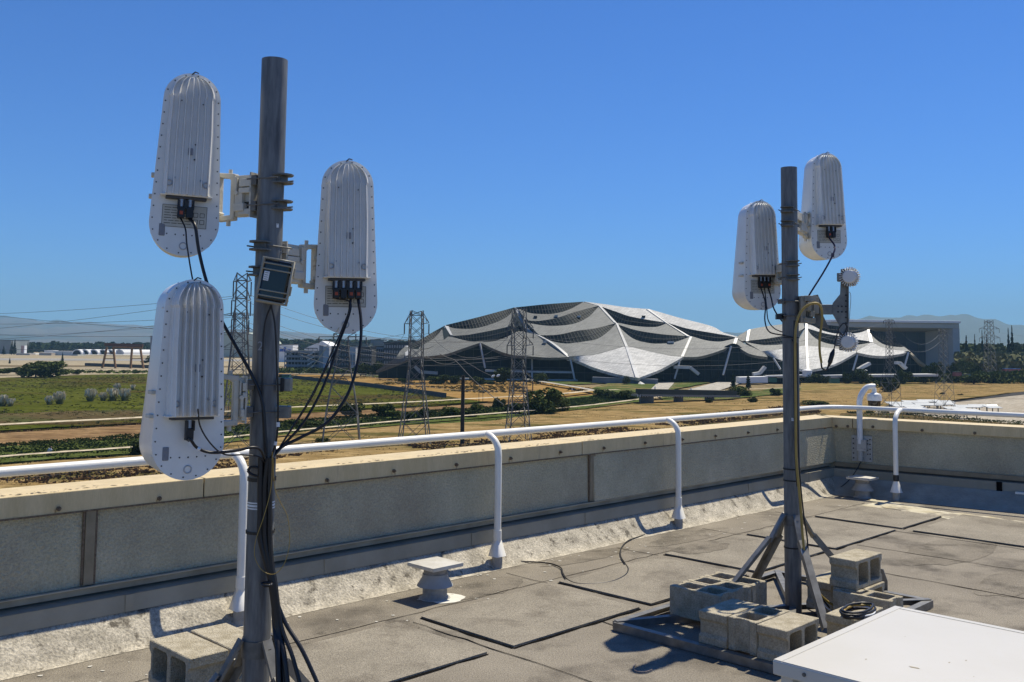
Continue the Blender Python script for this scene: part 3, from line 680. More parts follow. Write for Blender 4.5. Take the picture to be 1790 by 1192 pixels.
for z in (.05, -.03): q.box(.058, .072, -.02, .02, z - .02, z + .02, .003)
q.build('latch', m_trim, bxw)
q = M(); q.box(-.052, -.030, -.036, -.031, -.005, .035, .001); lb = q.build('case_label', m_tape, bxw)
q = M()
for i in range(4): q.box(-.049, -.034, -.0366, -.0358, .0 + i * .009, .002 + i * .009)
q.build('label_print', m_labp, lb)
q = M(); q.box(-.006, .0, -.005, .005, .085, .13, .001); q.box(-.03, .02, -.005, .015, .09, .098); q.build('hanger', m_galvp, bxw)
# small boxes clamped behind the left mast
sb, smx = thing('splice_box', 'two small grey splice boxes strapped behind the left mast', 'box', Vector((ML.x + .085, 4.2, Y(486, 672, 4.2).z)))
q = M(); q.box(-.035, .03, -.02, .03, -.028, .028, .003); q.build('box_body', m_galvp, sb); z2 = Y(486, 720, 4.2).z - Y(486, 672, 4.2).z
q = M(); q.box(-.035, .028, -.02, .03, z2 - .026, z2 + .026, .003); q.build('lower_box', m_galvp, sb)
q = M(); q.box(-.01, .004, -.035, -.021, -.03, .03, .001); q.build('box_lid', m_blk, sb)

# round radios and their perforated arm on the right mast
def uvp(px, D): return Y(px[0], px[1], D)
m_rad = mat('radio_enamel', (.62, .62, .60), (.7, .7, .68), 10, .4)
arm, amx = thing('radio_arm', 'perforated steel arm with tall six-sided end plate clamped to the right mast', 'bracket', Y(1410, 540, 6.8))
D_ = 6.78
q = M()
for cx_, cy_, hx_, hz_, o_ in ((1402, 541, .018, .095, 0), (1413, 541, .022, .09, .02), (1424, 534, .02, .06, .01), (1414, 522, .04, .02, -.02), (1413, 560, .04, .018, -.02), (1412, 536, .012, .03, -.045), (1418, 549, .014, .02, -.04)):
    q.obox(Y(cx_, cy_, D_ + o_), (1, 0, 0), (0, 1, 0), (0, 0, 1), hx_, .04, hz_, .003)
for cx_, cy_ in ((1409, 524), (1419, 526), (1409, 556), (1420, 558), (1414, 543)): q.cyl(Y(cx_, cy_, D_ - .05), Y(cx_, cy_, D_ - .07), .008, 8)
q.build('gusset_box', mat('gusset_cast', (.24, .225, .17), (.34, .32, .26), 14, .6, coord='obj'), arm, amx)
q = M(); q.prism([Y(x, y, D_ + .03) for x, y in ((1421, 516), (1429, 515), (1437, 532), (1437, 549), (1450, 577), (1424, 566))], (0, -.01, 0)); q.build('gusset_plate', m_steel, arm, amx)
q = M(); q.bar(Y(1432, 541, D_), Y(1465, 541, D_), .035, .07, ch=.003); q.bar(Y(1432, 536, D_ - .02), Y(1465, 536, D_ - .02), .01, .004); q.build('arm_channel', m_galvp, arm, amx)
q = M(); pl = [(1471, 470), (1482, 470), (1482, 592), (1469, 592), (1467, 568), (1456, 549), (1456, 530), (1469, 514)]
q.prism([Y(x, y, D_ - .02) for x, y in pl], (0, .008, 0)); q.bar(Y(1481.5, 470, D_ - .02), Y(1481.5, 592, D_ - .02), .006, .04, (0, -1, 0)); 
q.cur = 1
for x, y in [(1465, 535.5), (1471.5, 535.5), (1478.5, 535.5), (1465, 545), (1471.5, 545), (1478.5, 545), (1478.5, 516), (1478.5, 526), (1478.5, 555), (1478.5, 565)]:
    p = Y(x, y, D_ - .0205); q.cyl(p, p + Vector((0, -.002, 0)), .0065, 10)
q.build('hex_plate', [m_galvp, m_blk], arm, amx)
for zq in (Y(1380, 527, MR.y).z, Y(1380, 552, MR.y).z):
    q = M(); q.obox(Vector((MR.x + .062, MR.y, zq)), (1, 0, 0), (0, 1, 0), (0, 0, 1), .014, .05, .018); q.obox(Vector((MR.x - .066, MR.y, zq)), (1, 0, 0), (0, 1, 0), (0, 0, 1), .01, .05, .016)
    for b in (-.064, .064): q.cyl(Vector((MR.x - .07, MR.y + b, zq)), Vector((MR.x + .08, MR.y + b, zq)), .004, 6)
    q.build('pole_clamp', m_steel, arm, amx)
q = M(); p = Vector((MR.x - .08, MR.y - .03, Y(1360, 554, MR.y).z)); q.box(p.x - .03, p.x + .02, p.y - .02, p.y + .02, p.z - .018, p.z + .018); q.build('clamp_end', m_blk, arm, amx)
def radio(px, label, D):
    c = Y(px[0], px[1], D); root, mx = thing('round_radio', label, 'radio', c, R(-28))
    q = M(); q.tube([(0, y, 0) for y in (-.045, -.042, .0)], [.038, .046, .048], 28); rb = q.build('radio_body', m_rad, root)
    q = M(); nfin = 24
    for i in range(nfin):
        a = math.tau * i / nfin; d = Vector((math.cos(a), 0, math.sin(a))); q.obox(d * .052 + Vector((0, -.008, 0)), d, (0, 1, 0), d.cross(Vector((0, 1, 0))), .017, .028, .0022)
    q.build('cooling_fins', m_rad, root)
    q = M(); q.tube([(0, y, 0) for y in (.016, .02, .045, .075)], [.05, .052, .056, .045], 28); q.build('rear_shell', m_rad, root)
    q = M()
    for i in range(4): q.box(-.066, .03, .02 + i * .016, .024 + i * .016, -.058, .058, .001)
    q.box(-.09, -.05, .0, .05, -.03, .03, .003); q.build('mounting_block', m_galvp, root)
    return root
radio((1486, 484), 'finned round radio on the top end of the perforated arm', 6.74)
radio((1483, 598), 'finned round radio at the bottom end of the perforated arm', 6.74)

# ------------------------------------------------------------------ cables
def cable(label, pts, r, m=m_blk, cr=8, name='cable', cat='cable', n=7, group=None):
    q = M(); q.tube(pts, r, n, cr=cr); return tag(q.build(name, m), label, cat, group)
def pc(lst, D0, D1=None):
    n = len(lst); D1 = D0 if D1 is None else D1
    return [Y(x, y, D0 + (D1 - D0) * i / (n - 1)) for i, (x, y) in enumerate(lst)]
e = a1[2]
cable('thin black cable from the upper left antenna to behind the lowest antenna', [e[0]] + pc([(324, 400), (327, 430), (337, 490), (345, 510)], 4.12, 4.1) , .0035)
cable("thick black cable sweeping from the upper left antenna down to the left mast", [e[1]] + pc([(341, 395), (348, 440), (362, 495), (385, 555), (415, 610), (440, 655), (458, 700), (464, 760), (467, 800)], 4.12, 4.12), .0072, n=10)
e = a3[2]
cable('black cable with a white tag curving from the lowest antenna plug to the mast', [e[0]] + pc([(333, 768), (345, 783), (370, 791), (410, 788), (440, 782), (455, 786), (463, 802)], 3.88, 4.1), .0062)
cable('thin black cable leaving the lowest antenna port bar towards the mast', pc([(346, 715), (350, 745), (368, 775), (392, 794), (425, 795), (452, 798), (462, 808)], 3.86, 4.1), .0032)
q = M(); q.tube(pc([(346, 783.5), (350, 785.5)], 3.885), .0075, 8); tag(q.build('cable_tag', m_tape), 'short white sleeve on the lowest antenna cable', 'tag')
e = a2[2]
cable('thin black cable leaving the right antenna first plug', [e[0]] + pc([(612, 530), (598, 575), (580, 615), (565, 650), (540, 700), (512, 745), (490, 780), (475, 805)], 4.4, 4.18), .0035)
cable('thin black cable beside the second plug of the right antenna', [e[1]] + pc([(614, 535), (597, 590), (572, 640), (545, 695), (515, 743), (492, 778), (478, 800)], 4.42, 4.2), .003)
cable('medium black cable from the third plug of the right antenna', [e[2]] + pc([(608, 555), (590, 605), (576, 648), (556, 695), (528, 742), (498, 775), (474, 802)], 4.42, 4.18), .0062)
cable('thick black cable from the fourth plug hanging straight then bending to the mast', [e[3]] + pc([(631, 560), (630, 600), (620, 655), (602, 700), (570, 740), (525, 765), (490, 783), (472, 806)], 4.42, 4.18), .0072, n=10)
cable('black loop cable hanging from the smoked case, left strand', pc([(474, 533), (463, 565), (459, 620), (459, 700), (462, 780), (466, 810)], 4.12, 4.12), .004)
cable('black loop cable hanging from the smoked case, right strand', pc([(474, 533), (481, 570), (484, 640), (486, 690), (486, 735), (483, 770), (474, 800)], 4.12, 4.16), .0042)
q = M(); q.tube(pc([(486, 738), (486, 746)], 4.14), .008, 8); q.tube(pc([(482, 772), (481, 778)], 4.14), .007, 8); tag(q.build('cable_coupler', m_tape), 'white inline coupler on the cable beside the left mast', 'coupler')
# bundle strapped to the mast then splaying to the roof
xs = [449, 455, 461, 466, 458, 470]; 
fan = [((484, 1100), (486, 1145), (489, 1240)), ((487, 1100), (497, 1150), (507, 1240)), ((492, 1095), (512, 1150), (536, 1240)), ((497, 1085), (530, 1140), (575, 1240)), ((478, 1080), (483, 1130), (498, 1240)), ((489, 1100), (495, 1150), (500, 1240))]
nm_ = ['nearest the mast', 'second from the mast', 'leaning out widest but one', 'leaning out widest', 'hanging with a kink', 'hanging in the middle']
rsz = [.013, .012, .009, .009, .008, .013]
for i in range(6):
    cx = 466 + (i % 3 - 1) * 8; dd = 4.115 + (i // 3) * .012
    p_ = pc([(cx - 2 + 4 * (i % 2), 800), (cx - 3, 850), (463 + (i % 3 - 1) * 8, 900), (463 + (i % 3 - 1) * 8, 940), (470 + (i % 3 - 1) * 4, 985), (477 + (i % 3 - 1) * 3, 1020)], dd, dd)
    p_ += [Y(x, y, dd - .04 * k_) for k_, (x, y) in enumerate(fan[i])]
    cable('black cable strand at the foot of the left mast, ' + nm_[i], p_, [rsz[i]] * 0 or rsz[i], n=8)
q = M(); q.tube([Y(466 + 9 * math.cos(a), 1021 + 3 * math.sin(a), 4.09 - .02 * math.sin(a)) for a in [i * math.tau / 10 for i in range(11)]], .006, 6); tag(q.build('cable_tie', m_blk), 'black tie gathering the cable bundle below the left mast strap', 'cable tie')
q = M(); q.tube(pc([(433, 822), (440, 816), (452, 818), (456, 826), (450, 832), (438, 828), (433, 822)], 4.11), .006, 6, cr=4); tag(q.build('velcro_loop', m_blk), 'small black strap loop on the left mast below the cable knot', 'strap')
cable('thin yellow fibre loop dangling from the left mast cables', pc([(476, 790), (474, 850), (462, 900), (447, 945), (446, 975), (460, 998), (480, 1003), (497, 985), (506, 950), (503, 905), (489, 875), (480, 850), (477, 800)], 4.09), .0016, m_yel, n=5)
cable('thin pale yellow line running from the left mast to the right antenna', pc([(459, 666), (500, 662), (545, 640), (575, 600), (603, 556)], 4.15, 4.5), .0014, mat('pale_line', (.45, .42, .22), rough=.6), n=5)
# right mast cables
e = a5[2]
cable('black cable from the topmost right antenna curving behind the right mast', [e[0], ] + pc([(1459, 430), (1456, 445), (1440, 475), (1415, 515), (1399, 545), (1391, 570), (1391, 620), (1393, 700), (1396, 800)], 7.1, 6.72), .0065, mat('cable_violet', (.02, .012, .05), rough=.4), n=9)
q = M(); q.tube(pc([(1456, 443), (1455, 449)], 7.1), .012, 8); tag(q.build('cable_gland', m_blk), 'black gland where the violet cable leaves the antenna', 'gland')
e = a4[2]
cable('black cable from the left plug of the right mast sideways antenna', [e[0]] + pc([(1338, 530), (1337, 560), (1345, 580), (1370, 586), (1386, 590)], 6.98, 6.75), .005)
cable('black cable from the middle plug of the right mast sideways antenna', [e[1]] + pc([(1340, 535), (1343, 560), (1355, 575), (1378, 585), (1388, 600)], 6.98, 6.75), .004)
cable('black cable from the right plug of the sideways antenna with a moulded joint', [e[2]] + pc([(1348, 520), (1353, 540), (1366, 560), (1384, 577), (1392, 600)], 6.98, 6.74), .0055)
yl = [(1428, 635), (1432, 625), (1432, 590), (1436, 560), (1436, 540), (1430, 530), (1418, 530), (1403, 540), (1393, 560), (1390, 600), (1391, 700), (1392, 800), (1398, 880), (1405, 930)]
cable('yellow armoured cable looping over the radio arm and down the right mast', pc([(1436, 634), (1433, 615), (1433, 590), (1437, 560), (1436, 540), (1430, 531), (1418, 531), (1403, 541), (1393, 562), (1390, 600), (1391, 700), (1392, 800), (1399, 880), (1403, 935), (1408, 980), (1414, 1010), (1430, 1035), (1452, 1055), (1480, 1066)], 6.66, 6.6), .0085, m_yel, n=10)
cable('black pigtail joining the yellow cable to the lower round radio', pc([(1435, 628), (1437, 643), (1445, 646), (1449, 636)], 6.66), .006)
q = M(); q.tube(pc([(1449, 640), (1451, 632), (1455, 618), (1458, 610)], 6.66), [.006, .016, .016, .006], 10); tag(q.build('inline_adapter', m_blk), 'black inline power adapter hanging under the lower round radio', 'adapter')
cable('black lead from the inline adapter up to the lower round radio', pc([(1458, 610), (1462, 590), (1466, 575), (1475, 565), (1480, 572), (1474, 585), (1467, 580)], 6.66), .004)
cable('thin grey lead hanging between the two round radios', pc([(1481, 508), (1487, 515), (1486, 540), (1483, 565), (1474, 575), (1470, 585)], 6.7), .002, m_grey)
cable('black cable running down the right side of the right mast', pc([(1393, 600), (1394, 700), (1396, 780), (1398, 830), (1405, 900), (1411, 940), (1415, 990), (1425, 1030), (1450, 1062)], 6.70, 6.6), .0055)
cable('second black cable hugging the right mast', pc([(1389, 560), (1388, 620), (1389, 700), (1391, 800), (1394, 850)], 6.7, 6.72), .008)
cable('white thin cable curving from the right mast foot over the blocks', pc([(1400, 960), (1420, 1025), (1435, 1050), (1450, 1066), (1475, 1078)], 6.6, 6.5), .003, m_tape)
cable('grey thin cable lying behind the front blocks at the right mast foot', pc([(1390, 1052), (1405, 1060), (1418, 1068), (1430, 1072)], 6.9, 6.8), .004, m_grey)
# long thin cable wandering over the felt
zz = .012
pts = [Z(x, y, zz) for x, y in ((1440, 862), (1400, 868), (1350, 880), (1300, 893), (1240, 905), (1190, 916), (1150, 926), (1120, 937), (1098, 945), (1086, 958), (1085, 972), (1092, 984), (1098, 995), (1092, 1006), (1070, 1016), (1040, 1020), (1010, 1020), (992, 1013), (984, 1002), (980, 992), (962, 985), (930, 982), (890, 982), (872, 984))]
cable('thin black cable snaking over the roof felt between the rail posts', pts, .006, cr=6)
pts = [Z(x, y, .01) for x, y in ((1112, 1160), (1107, 1166), (1112, 1173), (1128, 1174), (1140, 1170))]
cable('tiny loose loop of wire lying on the felt', pts, .003, mat('wire_pale', (.25, .2, .17), rough=.6))
# ================================================================== BLOCKS AND CABINET
m_cmu = mat('concrete_block', (.35, .30, .20), (.50, .445, .325), 14, .95, bump=1, bsc=150, coord='obj', c3=(.26, .225, .16), sc3=7, t3=(.6, .72), grain=.3, gsc=110)
def block(label, u0, v0, z0, along='u', cores='z', group=None, jit=0.0):
    """hollow block .39 x .19 x .19; along = long axis (u or v); cores = axis of the two holes (z, or the short horizontal axis)"""
    L_, w_ = .39, .19
    root = None; m_ = M()
    ax = U1 if along == 'u' else N1; bx = N1 if along == 'u' else U1; zz = Vector((0, 0, 1))
    ca, cb = (bx, zz) if cores == 'z' else (zz, bx)      # ca: second lateral axis, cb: axis of the holes
    l2, w2, h2 = L_ / 2, w_ / 2, w_ / 2
    c = W(u0 + (l2 if along == 'u' else w2), v0 + (w2 if along == 'u' else l2), z0 + h2)
    t = .026
    def P(a, b, d): return ax * a + ca * b + cb * d
    # outer ring as vertical prisms: profile in (a,b) with two holes, extruded along cb
    outer = [(-l2, -w2), (l2, -w2), (l2, -w2 * .55), (l2 - .02, -w2 * .36), (l2 - .02, w2 * .36), (l2, w2 * .55), (l2, w2), (-l2, w2), (-l2, w2 * .55), (-l2 + .02, w2 * .36), (-l2 + .02, -w2 * .36), (-l2, -w2 * .55)]
    bm = bmesh.new()
    def ring(pts, d): return [bm.verts.new(P(a, b, d)) for a, b in pts]
    def hole(x0, x1):
        y = w2 - t; k = .012
        return [(x0 + k, -y), (x1 - k, -y), (x1, -y + k), (x1, y - k), (x1 - k, y), (x0 + k, y), (x0, y - k), (x0, -y + k)]
    hs = [hole(-l2 + t + .01, -.016), hole(.016, l2 - t - .01)]
    loops = [outer] + hs; edges_t = []; 
    for d in (-h2, h2):
        es = []
        for lp in loops:
            vs = ring(lp, d); es += [bm.edges.new((vs[i], vs[(i + 1) % len(vs)])) for i in range(len(vs))]
            edges_t.append(vs)
        bmesh.ops.triangle_fill(bm, edges=es, use_beauty=True)
    for i in range(3):
        lo_, hi_ = edges_t[i], edges_t[i + 3]; n = len(lo_)
        for k_ in range(n): bm.faces.new((lo_[k_], lo_[(k_ + 1) % n], hi_[(k_ + 1) % n], hi_[k_]))
    bmesh.ops.recalc_face_normals(bm, faces=bm.faces)
    es = [e_ for e_ in bm.edges if len(e_.link_faces) == 2 and e_.calc_face_angle(0) > 1.2]
    bmesh.ops.bevel(bm, geom=es, offset=.0035, segments=1, affect='EDGES')
    me = bpy.data.meshes.new('concrete_block'); bm.to_mesh(me); bm.free(); me.materials.append(m_cmu)
    o = bpy.data.objects.new('concrete_block', me); COL.objects.link(o); o.location = c; o.rotation_euler = (0, 0, jit)
    return tag(o, label, 'concrete block', group)
g = 'concrete blocks weighting the mast sleds'
for i, t_ in enumerate(('nearest the camera corner of the left row', 'middle of the left row', 'farthest right of the left row')):
    block('hollow block with open cores upward, ' + t_, 5.44 + i * .20, 3.445, .055, 'v', 'z', g, R((.3, -.5, .6)[i]))
block('solid-topped block left of the front trio, partly in shadow', 5.065, 3.17, .055, 'u', 'y', g, R(.5))
block('open-cored block in the middle of the front trio', 5.075, 2.968, .055, 'u', 'z', g, R(-.4))
block('solid-topped block right of the front trio beside the cabinet', 5.055, 2.768, .055, 'u', 'y', g, R(.3))
block('block on top of the right stack with its cores showing', 6.22, 2.895, .248, 'u', 'y', g, R(-.6))
block('bottom block of the right stack under the one with open cores', 6.22, 2.875, .055, 'u', 'y', g, R(.8))
block('block half hidden behind the right stack', 6.28, 3.10, .055, 'u', 'y', g)
block('block under the cable coil beside the cabinet corner', 5.56, 2.60, .055, 'u', 'x' if False else 'y', g, R(.4))
block('open-cored block behind the cable coil', 6.13, 2.63, .055, 'v', 'z', g, R(-.4))
block('upper block left of the left mast, cores facing the camera side', 2.125, 4.055, .245, 'v', 'x', g, R(.4))
block('upper block just behind the first one left of the left mast', 2.33, 4.06, .245, 'v', 'x', g, R(-.5))
block('lower block beneath the first one left of the left mast', 2.125, 4.06, .05, 'v', 'x', g)
block('lower block beneath the second one left of the left mast', 2.33, 4.06, .05, 'v', 'x', g)
# cable coil
q = M(); rr = random.Random(4); c = Z(1500, 1066, .29)
for k_ in range(7):
    ra, rb = .15 + rr.uniform(-.015, .015), .07 + rr.uniform(-.01, .012); ph = rr.uniform(0, 6)
    pts = []
    for i in range(15):
        a = ph + math.tau * i / 14; pts.append(c + U1 * (ra * math.cos(a)) * 1.0 + N1 * rb * math.sin(a) + Vector((rr.uniform(-.006, .006), rr.uniform(-.006, .006), (k_ % 4) * .011 - .02)))
    q.cur = 1 if k_ == 2 else 2 if k_ == 5 else 0
    q.tube(pts, .0075 if k_ != 5 else .005, 7, cr=3)
tag(q.build('cable_coil', [m_blk, m_yel, m_tape]), 'oval coil of black, yellow and white cable resting on the blocks', 'cable coil')
# white cabinet, only its top and near corner in frame
near = Z(1350, 1153, .75); cu, cv = near.dot(U1), near.dot(N1)
cabn, cmx2 = thing('equipment_cabinet', 'large white metal equipment cabinet with overhanging lid at the lower right', 'cabinet', W(cu, cv, 0))
def cl(u, v, z): return U1 * u + N1 * v + Vector((0, 0, z))
m_cab = mat('cabinet_white', (.57, .54, .46), (.60, .57, .495), 2, .35, bump=.04, bsc=8, c3=(.56, .525, .44), sc3=1.4, t3=(.55, .9))
LU, LV = 1.02, 1.6
q = M(); q.obox(cl(LU / 2, -LV / 2, .725), U1, N1, (0, 0, 1), LU / 2, LV / 2, .025, .006); 
for (a0, a1, b0, b1) in ((.004, LU - .004, -.034, -.004), (.004, .034, -LV + .004, -.036), (LU - .034, LU - .004, -LV + .004, -.036)): q.obox(cl((a0 + a1) / 2, (b0 + b1) / 2, .7508), U1, N1, (0, 0, 1), (a1 - a0) / 2, (b1 - b0) / 2, .0009)
q.build('lid', m_cab, cabn)
for (a0, b0) in ((.10, -.0), (.45, -.0), (.85, -.0)): q = M(); p = cl(a0, b0, .728); q.cyl(p - N1 * .002, p + N1 * .004, .007, 8); q.build('screw', m_steel, cabn)
for b0 in (-.12, -.5, -.9, -1.3): q = M(); p = cl(0, b0, .728); q.cyl(p + U1 * .002, p - U1 * .004, .007, 8); q.build('screw', m_steel, cabn)
q = M(); q.obox(cl(LU / 2, -LV / 2, .37), U1, N1, (0, 0, 1), LU / 2 - .06, LV / 2 - .06, .325, .004)
for i in range(12): q.obox(cl(.055, -.2 - i * .11, .45), U1, N1, (0, 0, 1), .004, .04, .16)
q.build('cabinet_body', m_cab, cabn)
q = M()
for (a, b) in ((.04, -.045), (LU - .04, -.045), (.04, -LV + .045), (LU - .04, -LV + .045)): q.obox(cl(a, b, .35), U1, N1, (0, 0, 1), .022, .022, .35)
q.build('corner_post', m_cab, cabn)
q = M(); rr = random.Random(9)
for i in range(26):
    s_ = rr.uniform(.0015, .004); p = cl(rr.uniform(.05, LU), rr.uniform(-LV, -.05), .7508); q.add([p + U1 * s_ * 2, p + N1 * s_, p - U1 * s_ * 2, p - N1 * s_], [(0, 1, 2, 3)])
q.add([cl(.28, -.36, .7512), cl(.285, -.39, .7512), cl(.279, -.40, .7512), cl(.273, -.37, .7512)], [(0, 1, 2, 3)])
q.build('dust_specks', mat('speck', (.35, .3, .2), rough=.9), cabn)
# ================================================================== LAND
def gm(name, c1, c2, s=.12, c3=None, s3=.05, st=(1, 1, 1), t3=(.52, .62)):
    return mat(name, c1, c2, s, .95, coord='pos', det=10, c3=c3, sc3=s3, t3=t3, stretch=(st[0], st[1], 1, R(-12)), lo=.38, hi=.62, bump=1, bsc=1.2, spec=.0, grain=.42, gsc=.7)
m_base = gm('dry_ground', (.20, .155, .085), (.27, .21, .12), .05)
m_mead = gm('meadow_green', (.052, .062, .009), (.085, .092, .018), .09, (.065, .048, .018), .035, (.45, 1.6, 1))
m_gold = gm('gold_grass', (.24, .14, .045), (.33, .21, .08), .2, (.17, .115, .04), .08, (.5, 1.4, 1))
m_bank = gm('brown_bank', (.16, .10, .05), (.26, .17, .085), .22, (.11, .065, .035), .12, (.7, 1.5, 1))
m_strip = gm('lush_strip', (.045, .06, .015), (.085, .105, .03), .25, (.10, .13, .04), .13)
m_near = gm('near_dry_grass', (.20, .135, .055), (.31, .22, .10), .3, (.10, .085, .03), .09, (.6, 1.5, 1))
m_path = gm('pale_path', (.45, .38, .26), (.52, .45, .33), .6)
m_air = gm('airfield_soil', (.27, .225, .15), (.33, .28, .19), .02)
m_run = gm('runway_grey', (.24, .235, .22), (.29, .28, .26), .02)
m_lot = gm('pale_lot', (.30, .26, .20), (.38, .34, .27), .05)
m_asph = gm('asphalt', (.05, .05, .05), (.075, .073, .07), .2)
m_conc2 = gm('plaza_concrete', (.34, .32, .27), (.43, .40, .34), .3)
def structure(o, label=None): return tag(o, label, kind='structure')
q = M(); S_ = 16000
q.quad((-S_, -200, GZ), (S_, -200, GZ), (S_, 15500, GZ), (-S_, 15500, GZ)); structure(q.build('ground', m_base))
_k = [0]
def patch(name, px, m, jit=1.2, lay=None, raw=False):
    _k[0] += 1; rr = random.Random(_k[0] * 13); dz = .05 * (_k[0] if lay is None else lay)
    P = [G(x, y, dz) for x, y in px] if not raw else px; out = []
    for i in range(len(P)):
        a, b = P[i], P[(i + 1) % len(P)]; n = max(1, min(60, int((b - a).length / 5)))
        for j in range(n):
            p = a.lerp(b, j / n); nn = noise.noise(p * .06) * jit * 1.6 + rr.uniform(-.5, .5) * jit
            out.append(Vector((p.x, p.y + nn, GZ + dz)))
    bm = bmesh.new(); f = bm.faces.new([bm.verts.new(p) for p in out]); f.normal_update()
    if f.normal.z < 0: f.normal_flip()
    bmesh.ops.triangulate(bm, faces=bm.faces); me = bpy.data.meshes.new(name); bm.to_mesh(me); bm.free(); me.materials.append(m)
    o = bpy.data.objects.new(name, me); COL.objects.link(o); return structure(o)
def path_(name, px, wd, m, lay, jit=.25):
    P = catmull([G(x, y) for x, y in px], 8); rr = random.Random(int(px[0][1])); q = M(); vs = []
    for i, p in enumerate(P):
        t = (P[min(i + 1, len(P) - 1)] - P[max(i - 1, 0)]).normalized(); s = Vector((t.y, -t.x, 0)) * wd / 2
        vs += [p + s * (1 + rr.uniform(-jit, jit)) + Vector((0, 0, .05 * lay)), p - s * (1 + rr.uniform(-jit, jit)) + Vector((0, 0, .05 * lay))]
    q.add(vs, [(2 * i, 2 * i + 1, 2 * i + 3, 2 * i + 2) for i in range(len(P) - 1)]); return structure(q.build(name, m))
patch('airfield', [(-500, 610), (560, 617), (560, 662), (-500, 662)], m_air, 3)
patch('runway', [(-500, 623.5), (560, 629), (560, 632), (-500, 627.5)], m_run, 1)
patch('taxiway', [(-500, 613), (560, 620.5), (560, 623), (-500, 615.5)], mat('bleached_concrete', (.46, .43, .36), (.52, .5, .43), .02, coord='pos'), 1)
patch('service_road', [(-500, 636), (560, 640), (560, 642), (-500, 639)], gm('brown_verge', (.15, .115, .07), (.19, .15, .09), .05), 1)
patch('meadow', [(-500, 672), (-100, 664), (150, 655), (330, 652), (482, 654), (560, 664), (700, 681), (855, 703), (700, 713), (500, 723), (270, 740), (0, 756), (-500, 790)], m_mead, 2)
patch('meadow_brown', [(-500, 735), (0, 722), (270, 716), (380, 708), (500, 712), (480, 722), (270, 733), (0, 745), (-500, 768)], gm('brown_meadow', (.075, .055, .028), (.105, .085, .04), .12, (.06, .07, .025), .05), 3)
patch('dry_field', [(480, 652), (690, 660), (900, 663), (1060, 680), (1070, 692), (960, 699), (855, 703), (700, 681), (560, 665), (488, 657)], m_gold, 1)
patch('grass_verge', [(640, 652), (900, 655), (1090, 660), (1100, 668), (1000, 672), (880, 663), (700, 662), (640, 658)], gm('campus_lawn', (.06, .085, .025), (.10, .12, .04), .2, (.2, .15, .07), .1), 1)
patch('campus_lawn', [(1080, 664), (1200, 661), (1290, 659), (1180, 680), (1150, 691), (1060, 690), (1030, 680)], MATS['campus_lawn'], 1)
patch('plaza', [(1150, 668), (1205, 664), (1290, 663), (1420, 655), (1420, 661), (1300, 668), (1255, 683), (1215, 687), (1190, 684), (1262, 665.5), (1180, 667), (1160, 690), (1128, 690)], m_conc2, .2)
patch('dry_bank', [(-500, 790), (0, 757), (270, 741), (500, 724), (700, 714), (880, 704), (985, 699), (900, 713), (700, 725), (500, 739), (270, 763), (0, 783), (-500, 820)], m_bank, 1)
patch('lush_strip', [(-500, 820), (0, 781), (180, 769), (270, 763), (500, 738), (640, 730), (900, 709), (960, 697), (1040, 690), (1110, 688), (1140, 700), (1000, 717), (850, 736), (700, 744), (560, 750), (450, 768), (270, 792), (100, 803), (0, 813), (-500, 850)], m_strip, 1.2)
patch('near_grass', [(-500, 850), (0, 814), (270, 792), (560, 750), (850, 736), (1140, 699), (1260, 700), (1366, 690), (1420, 672), (1600, 666), (1790, 652), (2300, 640), (2300, 690), (1790, 684), (1640, 702), (1550, 745), (1400, 900), (-500, 1100)], m_near, 1.5)
patch('green_scrub', [(1150, 690), (1280, 684), (1400, 676), (1440, 672), (1430, 680), (1330, 692), (1250, 699), (1160, 699)], MATS['campus_lawn'], 1)
patch('scrub_band', [(1400, 664), (1620, 656), (1720, 650), (1790, 650), (1800, 655), (1680, 668), (1560, 676), (1400, 684)], gm('olive_gold', (.17, .14, .05), (.23, .17, .07), .15, (.30, .2, .09), .08), 1)
patch('parking_lot', [(1540, 712), (1660, 703), (1790, 689), (2300, 655), (2300, 800), (1790, 790), (1480, 760)], m_lot, .3)
patch('lot_edge_road', [(1560, 706), (1680, 700), (1790, 684), (2300, 640), (2300, 655), (1790, 689.5), (1660, 703.5), (1545, 711)], m_asph, .2)
patch('near_scrub', [(-500, 990), (300, 850), (900, 778), (1366, 726), (1440, 722), (1500, 760), (1400, 900), (900, 1100), (-500, 1300)], gm('near_scrub', (.06, .05, .025), (.13, .09, .045), .5, (.05, .065, .02), .3), 1)
patch('lot_scrub', [(1470, 722), (1560, 722), (1680, 733), (1790, 742), (2100, 775), (2100, 950), (1400, 900), (1440, 760)], MATS['near_scrub'], 1)
belt_px = 0
path_('levee_path', [(-500, 790), (0, 756), (270, 740.5), (500, 723), (700, 713), (850, 704), (960, 698), (1035, 690), (1080, 688)], 2.6, m_path, 28)
path_('campus_path', [(640, 661), (760, 662.5), (880, 662.5), (930, 670), (1000, 682), (1040, 690)], 2.6, m_conc2, 29, .05)
path_('track', [(-500, 870), (0, 819), (270, 797), (450, 775), (700, 749), (1000, 722), (1140, 704), (1260, 690), (1400, 684)], 1.6, m_path, 30)
path_('bank_top_track', [(1400, 672), (1500, 668), (1660, 662), (1790, 655)], 1.8, m_path, 30)
path_('access_road', [(430, 660), (520, 660), (590, 659.5), (660, 657)], 9, m_asph, 31, .02)

